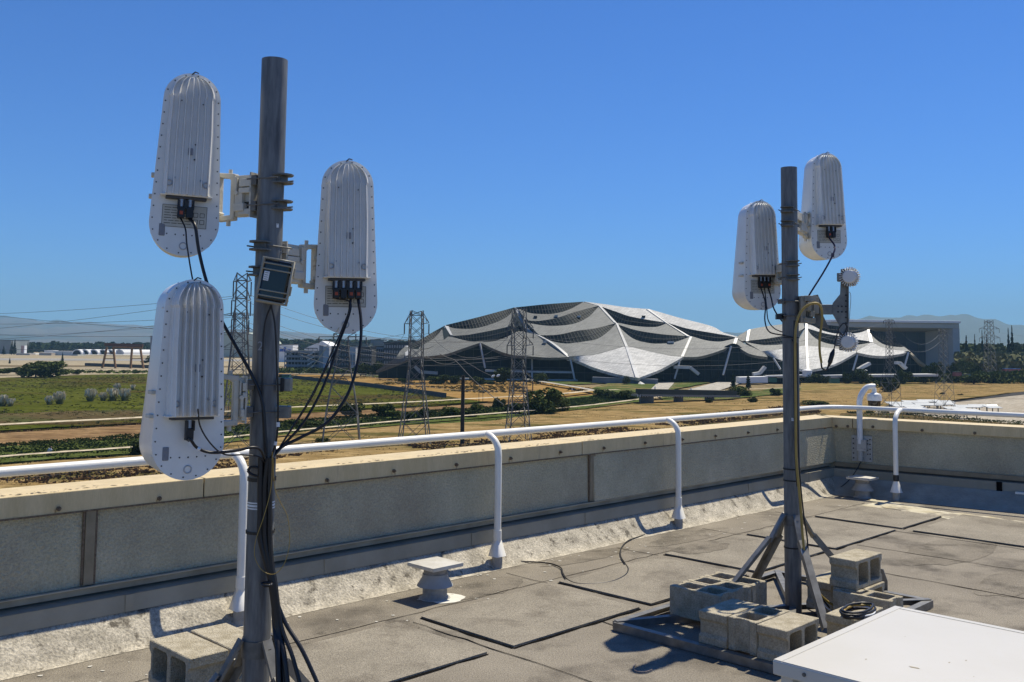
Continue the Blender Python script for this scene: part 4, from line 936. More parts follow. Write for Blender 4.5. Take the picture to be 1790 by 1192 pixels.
# ------------------------------------------------------------------ hills
def hills(name, D, pxs, m, depth=2500, seed=1):
    q = M(); pts = []; xs = []
    x = pxs[0][0]
    while x <= pxs[-1][0]:
        for i in range(len(pxs) - 1):
            if pxs[i][0] <= x <= pxs[i + 1][0]: t = (x - pxs[i][0]) / (pxs[i + 1][0] - pxs[i][0]); y = pxs[i][1] * (1 - t) + pxs[i + 1][1] * t
        xs.append((x, y)); x += 5
    rows = 14; vs = []
    for j in range(rows + 1):
        t = j / rows
        for x, y in xs:
            top = Y(x, y, D); dirx = Y(x, y, D - depth * (1 - t)); z = GZ + (top.z - GZ) * (t ** .8)
            p = Vector((top.x * (1 - (1 - t) * depth / D), D - depth * (1 - t), z))
            r1 = abs(noise.noise(Vector((p.x * .0022, p.y * .0007, seed)))) * (1 - t) * t * 4; p.z += (top.z - GZ) * (-.35 * r1 + .10 * noise.noise(Vector((p.x * .006, p.y * .004, seed))) * (.3 + t))
            vs.append(p)
    k = len(xs); q.add(vs, [(j * k + i, j * k + i + 1, (j + 1) * k + i + 1, (j + 1) * k + i) for j in range(rows) for i in range(k - 1)], True)
    return structure(q.build(name, m))
m_hill = mat('hill_grass', (.10, .085, .06), (.035, .045, .03), .0014, .95, coord='pos', det=8, lo=.45, hi=.6)
m_hill2 = mat('hill_forest', (.05, .065, .035), (.08, .085, .05), .002, .95, coord='pos', det=8)
hills('hills', 9000, [(-500, 560), (0, 554), (30, 554), (60, 558), (80, 562), (120, 561), (145, 563), (200, 567), (285, 569), (360, 574), (420, 576), (500, 579), (600, 586), (700, 592), (800, 598), (900, 603)], m_hill, 3500)
hills('hills', 8600, [(1180, 604), (1250, 584), (1290, 581), (1345, 574), (1400, 566), (1450, 560), (1505, 556), (1520, 552.5), (1560, 556), (1600, 551), (1630, 550.5), (1680, 554), (1740, 560), (1790, 569), (1900, 580), (2300, 600)], m_hill2, 3000, 5)

# ------------------------------------------------------------------ foliage
def leafmat(name, a, b): return mat(name, a, b, .8, .85, coord='obj', spec=.03, lo=.3, hi=.7)
lm_dk = leafmat('leaf_dark', (.03, .042, .013), (.065, .08, .025))
lm_md = leafmat('leaf_mid', (.05, .068, .016), (.095, .115, .032))
lm_lt = leafmat('leaf_light', (.075, .10, .025), (.12, .14, .045))
lm_con = leafmat('leaf_conifer', (.016, .028, .014), (.03, .045, .02))
lm_ol = leafmat('leaf_olive', (.07, .075, .035), (.11, .11, .055))
m_bark = mat('bark', (.07, .05, .035), (.11, .08, .055), 8, .95, coord='obj')
def crown_mesh(name, m, seed, nl=900, blobs=7, shape='round', ls=.10):
    rr = random.Random(seed); q = M(); B = []
    for i in range(blobs):
        a = rr.uniform(0, math.tau); r_ = rr.uniform(.05, .32); B.append((Vector((math.cos(a) * r_, math.sin(a) * r_, rr.uniform(.28, .72))), rr.uniform(.15, .28)))
    for i in range(nl):
        if shape == 'cone':
            t = rr.random() ** .8; r_ = (1 - t) * .26 * (.65 + .35 * math.sin(t * 55)) * (rr.random() ** .35); a = rr.uniform(0, math.tau); p = Vector((math.cos(a) * r_, math.sin(a) * r_, .06 + t * .94)); l = ls * (1.1 - .6 * t)
        else:
            c, r_ = B[rr.randrange(blobs)]; d = Vector((rr.gauss(0, 1), rr.gauss(0, 1), rr.gauss(0, 1))).normalized(); p = c + d * r_ * (rr.random() ** .25); p.z = max(.0, p.z); l = ls * rr.uniform(.5, 1.2)
        n_ = Vector((rr.gauss(0, 1), rr.gauss(0, 1), rr.gauss(.3, 1))).normalized(); t1 = n_.orthogonal().normalized(); t2 = n_.cross(t1)
        q.add([p + t1 * l * .5, p + t2 * l * .32, p - t1 * l * .5, p - t2 * l * .32], [(0, 1, 2, 3)])
    # inner dark core faces so that the crown is not see-through everywhere
    o = q.build(name, m); me = o.data; bpy.data.objects.remove(o); return me
def trunk_mesh(seed):
    rr = random.Random(seed); q = M(); q.tube([(0, 0, -.02), (.01, 0, .2), (rr.uniform(-.03, .03), .02, .45)], [.035, .026, .012], 6)
    for i in range(4):
        a = rr.uniform(0, math.tau); z = rr.uniform(.15, .35); q.tube([(0, 0, z), (math.cos(a) * .12, math.sin(a) * .12, z + .15), (math.cos(a) * .2, math.sin(a) * .2, z + .3)], [.016, .01, .005], 5)
    o = q.build('trunk', m_bark); me = o.data; bpy.data.objects.remove(o); return me
CR = {k: [crown_mesh('crown', m, s * 11 + i, nl, bl, sh, ls) for i in range(3)] for k, m, s, nl, bl, sh, ls in
      (('dk', lm_dk, 1, 1900, 9, 'r', .11), ('md', lm_md, 2, 1900, 9, 'r', .11), ('lt', lm_lt, 3, 1500, 9, 'r', .11), ('ol', lm_ol, 5, 1400, 8, 'r', .11), ('con', lm_con, 4, 900, 5, 'cone', .12))}
TR = [trunk_mesh(s) for s in (1, 2, 3)]
_t = [0]
def plant(name, x, ybase, wpx, hpx, kind, label, cat='bush', group=None, D=None, lift=0.0):
    """x, ybase = foot in the photo, width and height in photo pixels"""
    _t[0] += 1; i = _t[0]
    p = G(x, ybase) if D is None else Vector((Y(x, ybase, D).x, D, GZ))
    s = p.y / F; wd, ht = wpx * s, hpx * s
    if D is not None: ht = Y(x, ybase - hpx, D).z - GZ
    root, _ = thing(name, label, cat, p, random.Random(i).uniform(0, 6), group); root.scale = (wd * 1.3, wd * 1.3, ht * 1.12)
    a = bpy.data.objects.new('crown', CR[kind][i % 3]); COL.objects.link(a); a.parent = root
    if name != 'bush' or hpx > 16: b = bpy.data.objects.new('trunk', TR[i % 3]); COL.objects.link(b); b.parent = root
    return root
bl = [  # x, base y, w, h, kind, label
 (38, 660, 36, 20, 'dk', 'dark rounded bush at the left end of the big meadow thicket'),
 (62, 661, 44, 26, 'md', 'largest green bush of the meadow thicket by the lone cypress'),
 (88, 660, 46, 28, 'md', 'tall green bush of the meadow thicket left of the dark cypress'),
 (12, 656, 40, 14, 'md', 'low green bush at the left edge of the meadow'),
 (112, 658, 26, 14, 'lt', 'pale green bush at the foot of the dark cypress'),
 (132, 655, 20, 9, 'dk', 'small dark bush by the tan shed on the airfield edge'),
 (245, 802, 36, 36, 'dk', 'dark bush on the track just left of the lowest antenna'),
 (612, 733, 40, 30, 'dk', 'dark round bush behind the lattice tower right of the left mast'),
 (672, 732, 36, 27, 'dk', 'dark bush between the two middle lattice towers'),
 (700, 738, 46, 22, 'md', 'low green bush beside the second middle tower foot'),
 (742, 735, 26, 22, 'dk', 'dark bush just right of the second middle tower'),
 (790, 734, 34, 22, 'md', 'green bush left of the dark utility pole'),
 (824, 733, 30, 20, 'dk', 'dark bush touching the dark utility pole on its right'),
 (838, 728, 28, 22, 'md', 'bush right of the utility pole above the green strip'),
 (872, 716, 20, 21, 'dk', 'small round dark bush by the pale levee path'),
 (905, 727, 44, 26, 'dk', 'dark bush under the lattice tower in front of the tent roof'),
 (946, 726, 62, 46, 'md', 'biggest green bush right of the tower in front of the tent roof'),
 (975, 722, 40, 26, 'md', 'green bush at the right shoulder of the biggest bush'),
 (520, 750, 34, 18, 'md', 'green bush low beside the cables of the left mast'),
 (563, 779, 24, 14, 'dk', 'small dark bush just over the rail right of the left mast'),
 (545, 752, 40, 16, 'dk', 'dark low bush near the cables right of the left mast'),
 (1070, 700, 34, 18, 'dk', 'dark scrub bush left of the low bridge'),
 (1095, 702, 34, 20, 'dk', 'dark scrub bush touching the left bridge end'),
 (1050, 697, 26, 16, 'md', 'green scrub bush on the slope left of the bridge'),
 (1240, 708, 12, 12, 'dk', 'small dark bush on the dry bank below the bridge'),
 (1290, 695, 36, 20, 'md', 'olive bush at the right end of the bridge'),
 (1315, 707, 16, 13, 'dk', 'small dark bush over the rail left of the right mast'),
 (1355, 695, 22, 18, 'dk', 'dark bush just left of the right mast on the dry bank'),
 (1425, 712, 40, 12, 'dk', 'low dark bush just right of the right mast above the rail'),
 (1550, 688, 34, 26, 'dk', 'dark bush behind the white gooseneck camera'),
 (1702, 674, 40, 22, 'md', 'rounded green bush on the golden bank at the right'),
 (1742, 672, 30, 12, 'md', 'low green bush on the golden bank near the right edge'),
 (1679, 694, 8, 6, 'dk', 'tiny dark bush beside the road on the golden bank'),
 (1647, 692, 8, 7, 'dk', 'tiny dark bush under the second right tower'),
]
for x, y, w_, h_, k_, lb in bl: plant('bush', x, y, w_, h_, k_, lb)
tl = [
 (108, 652, 11, 34, 'con', 'lone dark cypress beside the meadow thicket', 640),
 (16, 650, 7, 24, 'con', 'small dark leaning tree at the far left edge of the meadow', 640),
 (157, 649, 9, 14, 'dk', 'small dark tree by the white frame on the airfield edge', 640),
 (265, 641, 16, 20, 'dk', 'dark tree right of the wooden gantry', 700),
 (254, 640, 14, 10, 'dk', 'low dark tree between the gantry legs and the antenna', 700),
 (776, 676, 24, 24, 'dk', 'dark tree left of the utility pole on the dry field', 380),
 (795, 678, 20, 22, 'dk', 'round dark tree touching the utility pole top', 380),
 (762, 676, 26, 18, 'md', 'spreading tree with shadow on the dry field', 380),
 (833, 676, 26, 20, 'dk', 'flat-topped dark tree right of the utility pole', 380),
 (880, 678, 34, 36, 'dk', 'large dark tree left of the tower before the tent roof', 390),
 (855, 680, 18, 14, 'md', 'small green tree on the dry field near the glass front', 390),
 (703, 674, 14, 14, 'dk', 'small tree on the dry field behind the second tower', 390),
 (945, 678, 22, 26, 'md', 'green tree in front of the dark glass wall', 400),
 (652, 662, 34, 30, 'dk', 'dark tree mass at the left tail of the tent roof', 460),
 (630, 660, 24, 24, 'dk', 'dark tree right of the dark office block', 470),
 (1282, 676, 19, 26, 'con', 'left one of two dark trimmed trees by the white ramp', 380),
 (1308, 676, 18, 25, 'con', 'right one of two dark trimmed trees by the white ramp', 380),
 (1095, 676, 14, 20, 'ol', 'thin olive tree under the white canopy tip', 400),
 (1423, 670, 22, 18, 'dk', 'dark shrub tree right of the right mast on the terrace edge', 430),
 (1440, 670, 20, 15, 'dk', 'dark shrub tree left of the green container on the terrace edge', 430),
 (1480, 668, 16, 20, 'dk', 'dark tree between the terrace edge and the round radio', 430),
 (1504, 668, 32, 24, 'dk', 'broad dark tree left of the gooseneck camera', 430),
 (1580, 664, 24, 18, 'dk', 'dark tree below the second tent roof right end', 430),
 (1617, 662, 15, 27, 'dk', 'tall dark tree between the towers by the wind tunnel', 450),
 (1637, 662, 22, 30, 'dk', 'dark tree below the right tail of the second tent roof', 450),
 (1665, 660, 20, 26, 'dk', 'dark tree under the grey wind tunnel corner', 460),
 (1707, 656, 16, 20, 'dk', 'dark tree by the small blue roof', 480),
 (1690, 650, 26, 20, 'md', 'green tree right of the wind tunnel corner', 520),
]
for x, y, w_, h_, k_, lb, D in tl: plant('tree', x, y, w_, h_, k_, lb, 'tree', None, D)
# conifers far right and left, individually
for x, top, w_, lb in ((1764, 583, 11, 'left of the tall conifer pair at the right edge'), (1770.5, 579, 12, 'right of the tall conifer pair at the right edge'), (1705, 592, 8, 'slim conifer left of the far right pylon'), (1718, 586, 8, 'tallest slim conifer beside the far right pylon'), (1726, 592, 9, 'dark conifer behind the far right pylon'), (1690, 594, 14, 'dark conifer nearest the grey wind tunnel')):
    plant('conifer', x, 640, w_ * 1.8, 640 - top, 'con', 'tall dark pointed tree, ' + lb, 'tree', None, 640)
for x, top, w_, lb in ((6, 606, 7, 'at the far left edge'), (20, 598, 8, 'left of the pinkish tower'), (25, 596, 8, 'nearest the pinkish tower on its left'), (48, 600, 7, 'just right of the pinkish tower'), (55, 600, 7, 'second right of the pinkish tower')):
    plant('conifer', x, 620, w_ * 1.8, 620 - top, 'con', 'distant dark poplar ' + lb, 'tree', None, 1020)
# far tree belts, read as one mass
def belt(name, x0, x1, D, top, m, n, seed, hj=5, dd=60, ls=4.0, rows=1):
    rr = random.Random(seed); q = M()
    for i in range(n):
        x = rr.uniform(x0, x1); d = D + rr.uniform(0, dd); tp = top(x) + hj * noise.noise(Vector((x * .06, seed, 0))) + hj * .6 * noise.noise(Vector((x * .25, seed, 4)))
        zt = Y(x, tp, d).z; p = Vector((Y(x, 600, d).x, d, GZ + (zt - GZ) * (rr.random() ** .6)))
        n_ = Vector((rr.gauss(0, 1), rr.gauss(0, 1) - .5, rr.gauss(.3, 1))).normalized(); t1 = n_.orthogonal().normalized(); t2 = n_.cross(t1); l = ls * rr.uniform(.5, 1.2)
        q.add([p + t1 * l * .5, p + t2 * l * .4, p - t1 * l * .5, p - t2 * l * .4], [(0, 1, 2, 3)])
    return tag(q.build(name, m), kind='stuff')
belt('distant_trees', -200, 640, 1250, lambda x: 600 + x * .006, lm_con, 9000, 3, 4, 100, 7)
belt('distant_trees', 470, 760, 1300, lambda x: 594 + (x - 470) * .01, lm_con, 4000, 8, 3, 100, 7)
belt('wooded_slope', 1660, 2000, 700, lambda x: 603, lm_dk, 7000, 5, 5, 120, 4.5)
belt('wooded_slope', 1670, 2000, 560, lambda x: 618, leafmat('leaf_scrub', (.10, .105, .045), (.15, .15, .075)), 6000, 6, 4, 90, 4)
belt('shrub_belt', 1400, 1800, 455, lambda x: 657 - (x - 1400) * .02, lm_md, 5000, 7, 3, 30, 2)
belt('garage_hedge', 480, 700, 505, lambda x: 645, lm_md, 4000, 9, 3, 30, 2.2)
belt('meadow_edge_scrub', -200, 280, 470, lambda x: 650, lm_md, 2500, 12, 3, 60, 2)
# tufts -------------------------------------------------------------
def inside(p, poly):
    c = False; j = len(poly) - 1
    for i in range(len(poly)):
        if (poly[i].y > p.y) != (poly[j].y > p.y) and p.x < (poly[j].x - poly[i].x) * (p.y - poly[i].y) / (poly[j].y - poly[i].y) + poly[i].x: c = not c
        j = i
    return c
def tufts(name, px, n, h, m, seed, clump=.0):
    poly = [G(x, y) for x, y in px]; rr = random.Random(seed); q = M(); x0, x1 = min(p.x for p in poly), max(p.x for p in poly); y0, y1 = min(p.y for p in poly), max(p.y for p in poly); c = 0; t = 0
    while c < n and t < n * 12:
        t += 1; p = Vector((rr.uniform(x0, x1), rr.uniform(y0, y1), GZ))
        if not inside(p, poly): continue
        if clump and noise.noise(p * .05 + Vector((0, 0, seed))) < clump - .2: continue
        c += 1; hh = h * rr.uniform(.5, 1.3); a = rr.uniform(0, math.pi)
        for b in (a, a + 1.2):
            d = Vector((math.cos(b), math.sin(b), 0)) * hh * rr.uniform(.5, .9); l = Vector((rr.uniform(-.3, .3), rr.uniform(-.3, .3), 0)) * hh
            q.add([p - d * .6, p + d * .6, p + d + l + Vector((0, 0, hh)), p + l + Vector((0, 0, hh * .7)), p - d + l + Vector((0, 0, hh))], [(0, 1, 2, 3, 4)])
    return tag(q.build(name, m), kind='stuff')
t_gr = leafmat('tuft_green', (.085, .095, .018), (.13, .14, .032)); t_dr = leafmat('tuft_dry', (.26, .18, .08), (.36, .27, .14)); t_br = leafmat('tuft_brown', (.13, .08, .04), (.24, .15, .075))
tufts('meadow_grass', [(-100, 672), (150, 657), (482, 656), (700, 683), (845, 703), (500, 722), (270, 739), (-100, 762)], 14000, .26, t_gr, 1, .1)
tufts('meadow_clumps', [(-100, 672), (150, 657), (482, 656), (700, 683), (845, 703), (500, 722), (270, 739), (-100, 762)], 6000, .4, leafmat('tuft_straw', (.15, .13, .05), (.2, .18, .08)), 31, .16)
tufts('meadow_rushes', [(-100, 672), (150, 657), (482, 656), (700, 683), (845, 703), (500, 722), (270, 739), (-100, 762)], 6000, .38, leafmat('tuft_rush', (.045, .058, .012), (.07, .085, .02)), 32, .14)
tufts('lush_weeds', [(-100, 788), (180, 770), (500, 740), (900, 711), (1100, 690), (1130, 698), (1000, 717), (700, 745), (450, 768), (270, 792), (0, 813), (-100, 824)], 15000, .7, leafmat('weed_green', (.055, .07, .02), (.10, .115, .035)), 2)
tufts('bank_grass', [(-100, 764), (270, 742), (700, 715), (900, 706), (700, 724), (270, 762), (-100, 788)], 6000, .4, t_br, 3)
tufts('near_dry_grass', [(-100, 822), (270, 793), (850, 737), (1140, 700), (1366, 692), (1420, 720), (900, 790), (-100, 880)], 14000, .55, t_dr, 4)
tufts('near_dry_grass', [(1400, 690), (1600, 672), (1790, 657), (1790, 682), (1640, 700), (1500, 720), (1400, 722)], 6000, .6, t_dr, 5)
tufts('olive_tufts', [(-100, 820), (270, 795), (850, 738), (1140, 701), (1366, 692), (1420, 720), (900, 790), (-100, 890)], 5000, .6, leafmat('tuft_olive', (.10, .085, .025), (.16, .13, .045)), 14, .15)
tufts('near_weeds', [(1480, 726), (1560, 724), (1680, 735), (1790, 744), (1790, 800), (1500, 800)], 4000, .9, leafmat('weed_green', (.055, .07, .02), (.10, .115, .035)), 17)
tufts('olive_tufts', [(1400, 690), (1600, 670), (1790, 655), (1790, 680), (1640, 698), (1500, 720), (1400, 722)], 3500, .6, MATS['tuft_olive'], 15, .15)
tufts('field_tufts', [(490, 659), (900, 665), (1050, 682), (950, 697), (700, 679), (560, 664)], 3500, .6, MATS['tuft_olive'], 16, .12)
tufts('near_weeds', [(-100, 850), (400, 805), (900, 765), (1366, 715), (1440, 715), (1400, 760), (900, 850), (-100, 980)], 9000, .8, t_br, 6, .05)
# pampas clumps in the meadow
m_pam = leafmat('pampas_plume', (.60, .54, .38), (.70, .64, .48)); m_paml = leafmat('pampas_leaf', (.20, .20, .10), (.26, .25, .14))
def pampas():
    rr = random.Random(2); q = M(); q2 = M()
    for i in range(160):
        a = rr.uniform(0, math.tau); r_ = rr.uniform(.1, .55); p = Vector((math.cos(a) * .15, math.sin(a) * .15, 0)); e_ = Vector((math.cos(a) * r_, math.sin(a) * r_, rr.uniform(.3, .75)))
        s_ = Vector((-math.sin(a), math.cos(a), 0)) * .03; q.add([p - s_, p + s_, e_], [(0, 1, 2)])
    for i in range(90):
        a = rr.uniform(0, math.tau); r_ = rr.uniform(.05, .5); e_ = Vector((math.cos(a) * r_, math.sin(a) * r_, rr.uniform(.6, 1.0)))
        for k_ in range(2): b = rr.uniform(0, 3); s_ = Vector((math.cos(b), math.sin(b), 0)) * .08; q2.add([e_ - Vector((0, 0, .25)), e_ + s_, e_ + Vector((0, 0, .12)), e_ - s_], [(0, 1, 2, 3)])
    r_ = q.build('pampas_grass', m_paml); c = q2.build('plumes', m_pam, r_); return r_
pam = pampas(); first = True
pl_ = [(4, 712, 'cut by the left photo edge'), (18, 712, 'the big one near the left edge'), (86, 709, 'left of the middle pair'), (104, 708, 'right of the middle pair'), (158, 703, 'leftmost of the row near the antenna'), (180, 702, 'second in the row near the antenna'), (197, 702, 'third in the row near the antenna'), (218, 702, 'rightmost of the row near the antenna'), (205, 684, 'smaller one farther back in the meadow'), (232, 683, 'small one farther back close to the antenna')]
for x, y, lb in pl_:
    p = G(x, y); s_ = p.y / F * (20 if y > 690 else 11); o = pam if first else copytree(pam)
    first = False; o.location = p; k_ = .75 + .6 * random.Random(x * 7 + 1).random(); o.scale = (s_ * .95 * k_, s_ * .95 * k_, s_ * .95 * k_); o.rotation_euler = (0, 0, x); tag(o, 'plumed pampas clump, ' + lb, 'pampas grass')
# ================================================================== BUILDINGS
m_glass = mat('curtain_glass', (.008, .013, .015), (.016, .026, .030), .08, .5, coord='pos', spec=.04)
m_mull = mat('mullion', (.03, .036, .037), rough=.6)
m_slab = mat('pale_slab', (.42, .42, .40), (.5, .5, .48), .3, .7)
m_white = mat('white_paint', (.72, .72, .70), (.78, .78, .76), .5, .6)
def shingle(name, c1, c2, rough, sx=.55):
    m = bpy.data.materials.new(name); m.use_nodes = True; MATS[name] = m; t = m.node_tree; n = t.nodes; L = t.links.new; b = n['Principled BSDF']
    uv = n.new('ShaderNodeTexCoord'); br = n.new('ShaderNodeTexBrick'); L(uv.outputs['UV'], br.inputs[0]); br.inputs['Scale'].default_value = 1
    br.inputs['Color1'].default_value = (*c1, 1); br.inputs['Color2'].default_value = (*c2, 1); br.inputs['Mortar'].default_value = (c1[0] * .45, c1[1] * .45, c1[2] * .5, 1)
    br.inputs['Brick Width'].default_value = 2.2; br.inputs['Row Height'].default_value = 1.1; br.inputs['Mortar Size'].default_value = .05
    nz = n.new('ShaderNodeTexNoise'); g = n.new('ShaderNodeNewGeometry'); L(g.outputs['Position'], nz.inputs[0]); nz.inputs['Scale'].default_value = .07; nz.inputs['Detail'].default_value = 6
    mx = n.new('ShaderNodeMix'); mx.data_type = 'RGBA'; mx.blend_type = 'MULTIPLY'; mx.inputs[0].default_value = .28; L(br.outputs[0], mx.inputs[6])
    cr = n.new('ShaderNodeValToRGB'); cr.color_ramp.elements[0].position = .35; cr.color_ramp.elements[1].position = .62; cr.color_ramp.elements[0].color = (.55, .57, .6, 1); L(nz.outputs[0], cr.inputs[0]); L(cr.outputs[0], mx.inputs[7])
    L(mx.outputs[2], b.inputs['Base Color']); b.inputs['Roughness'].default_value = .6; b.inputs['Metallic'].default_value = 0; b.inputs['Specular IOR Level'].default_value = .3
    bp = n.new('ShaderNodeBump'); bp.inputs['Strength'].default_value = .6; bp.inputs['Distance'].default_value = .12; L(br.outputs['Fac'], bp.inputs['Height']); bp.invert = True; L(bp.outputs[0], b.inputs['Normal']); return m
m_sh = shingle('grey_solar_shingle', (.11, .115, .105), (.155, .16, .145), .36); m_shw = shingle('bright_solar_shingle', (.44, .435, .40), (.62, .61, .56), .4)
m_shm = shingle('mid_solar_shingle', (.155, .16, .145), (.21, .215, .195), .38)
m_rib = mat('rib_metal', (.40, .40, .37), (.50, .50, .47), .3, .4, coord='pos')
def resample(P, n):
    P = catmull(P, 6) if len(P) > 2 else P
    d = [0]
    for i in range(1, len(P)): d.append(d[-1] + (P[i] - P[i - 1]).length)
    out = []; j = 0
    for i in range(n + 1):
        t = d[-1] * i / n
        while j < len(P) - 2 and d[j + 1] < t: j += 1
        out.append(P[j].lerp(P[j + 1], (t - d[j]) / max(1e-6, d[j + 1] - d[j])))
    return out
def loft(name, top, bot, m, parent, th=.9, n=28, rows=8, back=0.0, sag=0.0, grid=False, down=None):
    T = resample(top, n); B = resample(bot, n); q = M(); vs = []
    for j in range(rows + 1):
        t = j / rows
        for i in range(n + 1):
            p = T[i].lerp(B[i], t); p = p + Vector((0, back, -sag * math.sin(math.pi * t))); vs.append(p)
    k = n + 1; q.add(vs, [(j * k + i, j * k + i + 1, (j + 1) * k + i + 1, (j + 1) * k + i) for j in range(rows) for i in range(n)], True)
    off = Vector((0, th * .6, -th)); lo = [v + off for v in vs]
    q.add(lo, [(j * k + i, (j + 1) * k + i, (j + 1) * k + i + 1, j * k + i + 1) for j in range(rows) for i in range(n)], True)
    ed = [(i) for i in range(k)] + [j * k + n for j in range(1, rows + 1)] + [rows * k + i for i in range(n - 1, -1, -1)] + [j * k for j in range(rows - 1, 0, -1)]
    rim = [vs[i] for i in ed] + [lo[i] for i in ed]; e_ = len(ed); q.add(rim, [(i, (i + 1) % e_, e_ + (i + 1) % e_, e_ + i) for i in range(e_)])
    o = q.build(name, m, parent, None); me = o.data
    uvl = me.uv_layers.new(name='UVMap')
    for li, lp in enumerate(me.loops): c = me.vertices[lp.vertex_index].co; uvl.data[li].uv = ((c.x * .8 + c.y * .6) , (c.y * .8 - c.x * .6) + c.z)
    return o
def glazing(top, bot, parent, n=26, back=1.5, name='clerestory_glass'):
    tr, br_ = resample(top, 24), resample(bot, 24)
    top = [C0 + (a - C0) * ((a.y + (b.y - a.y) * .7) / a.y) for a, b in zip(tr, br_)]
    o = loft(name, top, bot, m_glass, parent, th=.3, n=n, rows=2, back=back)
    T = resample(top, n); B = resample(bot, n); q = M()
    for i in range(1, n):
        if (T[i] - B[i]).length > .8: q.bar(T[i] + Vector((0, back - .25, 0)), B[i] + Vector((0, back - .25, 0)), .12, .12)
    Mi = [T[i].lerp(B[i], .5) + Vector((0, back - .25, 0)) for i in range(n + 1)]; q.tube(Mi, .07, 4)
    q.build('mullions', m_mull, o); return o
def hall(name, label, D):
    r, _ = thing(name, label, 'building'); return r
# --- main tent-roofed building. depth grows with height in the roof, so the sails step back over the plan
def field(eave0, k, x0, kx):
    def f(x, y): return eave0 + max(0, 621 - y) * k + (x - x0) * kx
    return f
dA = field(428, .5, 1040, .03)
def pA(lst, dd=0.0): return [Y(x, y, dA(x, y) + dd) for x, y in lst]
HA = hall('exhibition_hall', 'huge glass building under a scalloped tent-like roof of grey and white sails, centre', 430)
G_ = 'roof_sail'
P1, P2, P3 = (777, 569), (900, 537), (1020, 527)
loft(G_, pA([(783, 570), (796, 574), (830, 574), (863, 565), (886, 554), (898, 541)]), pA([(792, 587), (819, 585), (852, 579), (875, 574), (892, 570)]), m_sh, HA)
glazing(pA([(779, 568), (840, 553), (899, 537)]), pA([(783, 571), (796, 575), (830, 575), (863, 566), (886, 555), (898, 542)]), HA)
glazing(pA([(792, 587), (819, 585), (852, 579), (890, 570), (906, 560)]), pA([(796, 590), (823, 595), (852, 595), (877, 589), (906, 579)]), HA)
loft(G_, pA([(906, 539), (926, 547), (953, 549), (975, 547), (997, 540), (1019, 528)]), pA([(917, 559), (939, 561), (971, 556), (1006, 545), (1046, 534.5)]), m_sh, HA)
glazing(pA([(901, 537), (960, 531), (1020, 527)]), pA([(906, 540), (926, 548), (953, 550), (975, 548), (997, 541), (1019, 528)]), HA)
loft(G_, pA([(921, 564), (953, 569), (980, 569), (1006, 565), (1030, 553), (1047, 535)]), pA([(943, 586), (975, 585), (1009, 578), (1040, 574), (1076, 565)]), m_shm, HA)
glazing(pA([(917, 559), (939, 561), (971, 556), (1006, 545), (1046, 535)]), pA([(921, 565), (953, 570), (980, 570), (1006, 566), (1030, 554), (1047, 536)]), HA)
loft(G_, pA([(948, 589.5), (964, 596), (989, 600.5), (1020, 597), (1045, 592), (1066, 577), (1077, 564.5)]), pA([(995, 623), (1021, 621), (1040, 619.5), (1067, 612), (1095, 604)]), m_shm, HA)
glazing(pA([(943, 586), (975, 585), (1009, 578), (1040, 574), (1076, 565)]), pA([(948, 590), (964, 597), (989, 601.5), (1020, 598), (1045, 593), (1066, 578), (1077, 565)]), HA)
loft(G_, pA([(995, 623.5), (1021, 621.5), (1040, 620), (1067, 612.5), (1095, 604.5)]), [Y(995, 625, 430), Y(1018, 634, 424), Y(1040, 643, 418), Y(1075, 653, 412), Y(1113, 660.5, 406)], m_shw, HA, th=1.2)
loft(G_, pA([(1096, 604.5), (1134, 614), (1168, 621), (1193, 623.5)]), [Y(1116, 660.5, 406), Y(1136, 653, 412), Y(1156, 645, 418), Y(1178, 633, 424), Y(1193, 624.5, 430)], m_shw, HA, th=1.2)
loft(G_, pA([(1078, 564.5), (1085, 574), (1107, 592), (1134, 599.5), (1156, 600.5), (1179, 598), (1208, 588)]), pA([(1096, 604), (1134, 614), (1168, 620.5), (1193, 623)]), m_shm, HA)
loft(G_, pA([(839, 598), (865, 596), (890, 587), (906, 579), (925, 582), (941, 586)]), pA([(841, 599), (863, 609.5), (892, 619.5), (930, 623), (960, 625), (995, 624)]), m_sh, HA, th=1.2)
loft(G_, pA([(783, 588), (794, 590), (819, 596), (845, 597)]), pA([(744, 623), (765, 621), (783, 618), (812, 608), (839, 599)]), m_sh, HA, th=1.2)
loft(G_, pA([(783, 588), (768, 592), (752, 599), (732, 611)]), pA([(744, 623), (740, 623), (735, 623), (730, 622)]), m_sh, HA)
loft(G_, pA([(773, 575), (762, 588), (750, 597), (734, 605)]), pA([(776, 596), (762, 602), (750, 608), (731, 612)]), m_sh, HA)
glazing(pA([(777, 569), (755, 581), (735, 593), (712, 604)]), pA([(773, 577), (762, 589), (750, 598), (722, 609)]), HA, n=16)
loft(G_, pA([(709, 605), (700, 613), (690, 626), (657, 648)]), pA([(732, 613), (720, 624), (700, 634), (659, 649)]), m_sh, HA)
loft(G_, pA([(709, 605), (716, 608), (724, 610), (733, 611)]), pA([(708, 625), (716, 625), (724, 624), (735, 623)]), m_shm, HA)
loft('white_rib', pA([(708, 604.5), (715, 604)]), pA([(708.5, 622), (717, 619)]), m_rib, HA, th=1.4, n=4)
loft('white_rib', pA([(777, 569), (784, 570)]), pA([(787, 585), (792, 586)]), m_rib, HA, th=1.6, n=4)
loft('rib_slot', pA([(773, 580), (778, 571)]), pA([(772, 597), (786, 586)]), m_glass, HA, th=.4, n=4)
loft('white_rib', pA([(899, 537), (905, 539)]), pA([(935, 584), (943, 586)]), m_rib, HA, th=2, n=4, sag=3)
loft('rib_slot', pA([(897, 541), (900, 538)]), pA([(893, 566), (913, 571)]), m_glass, HA, th=.4, n=4)
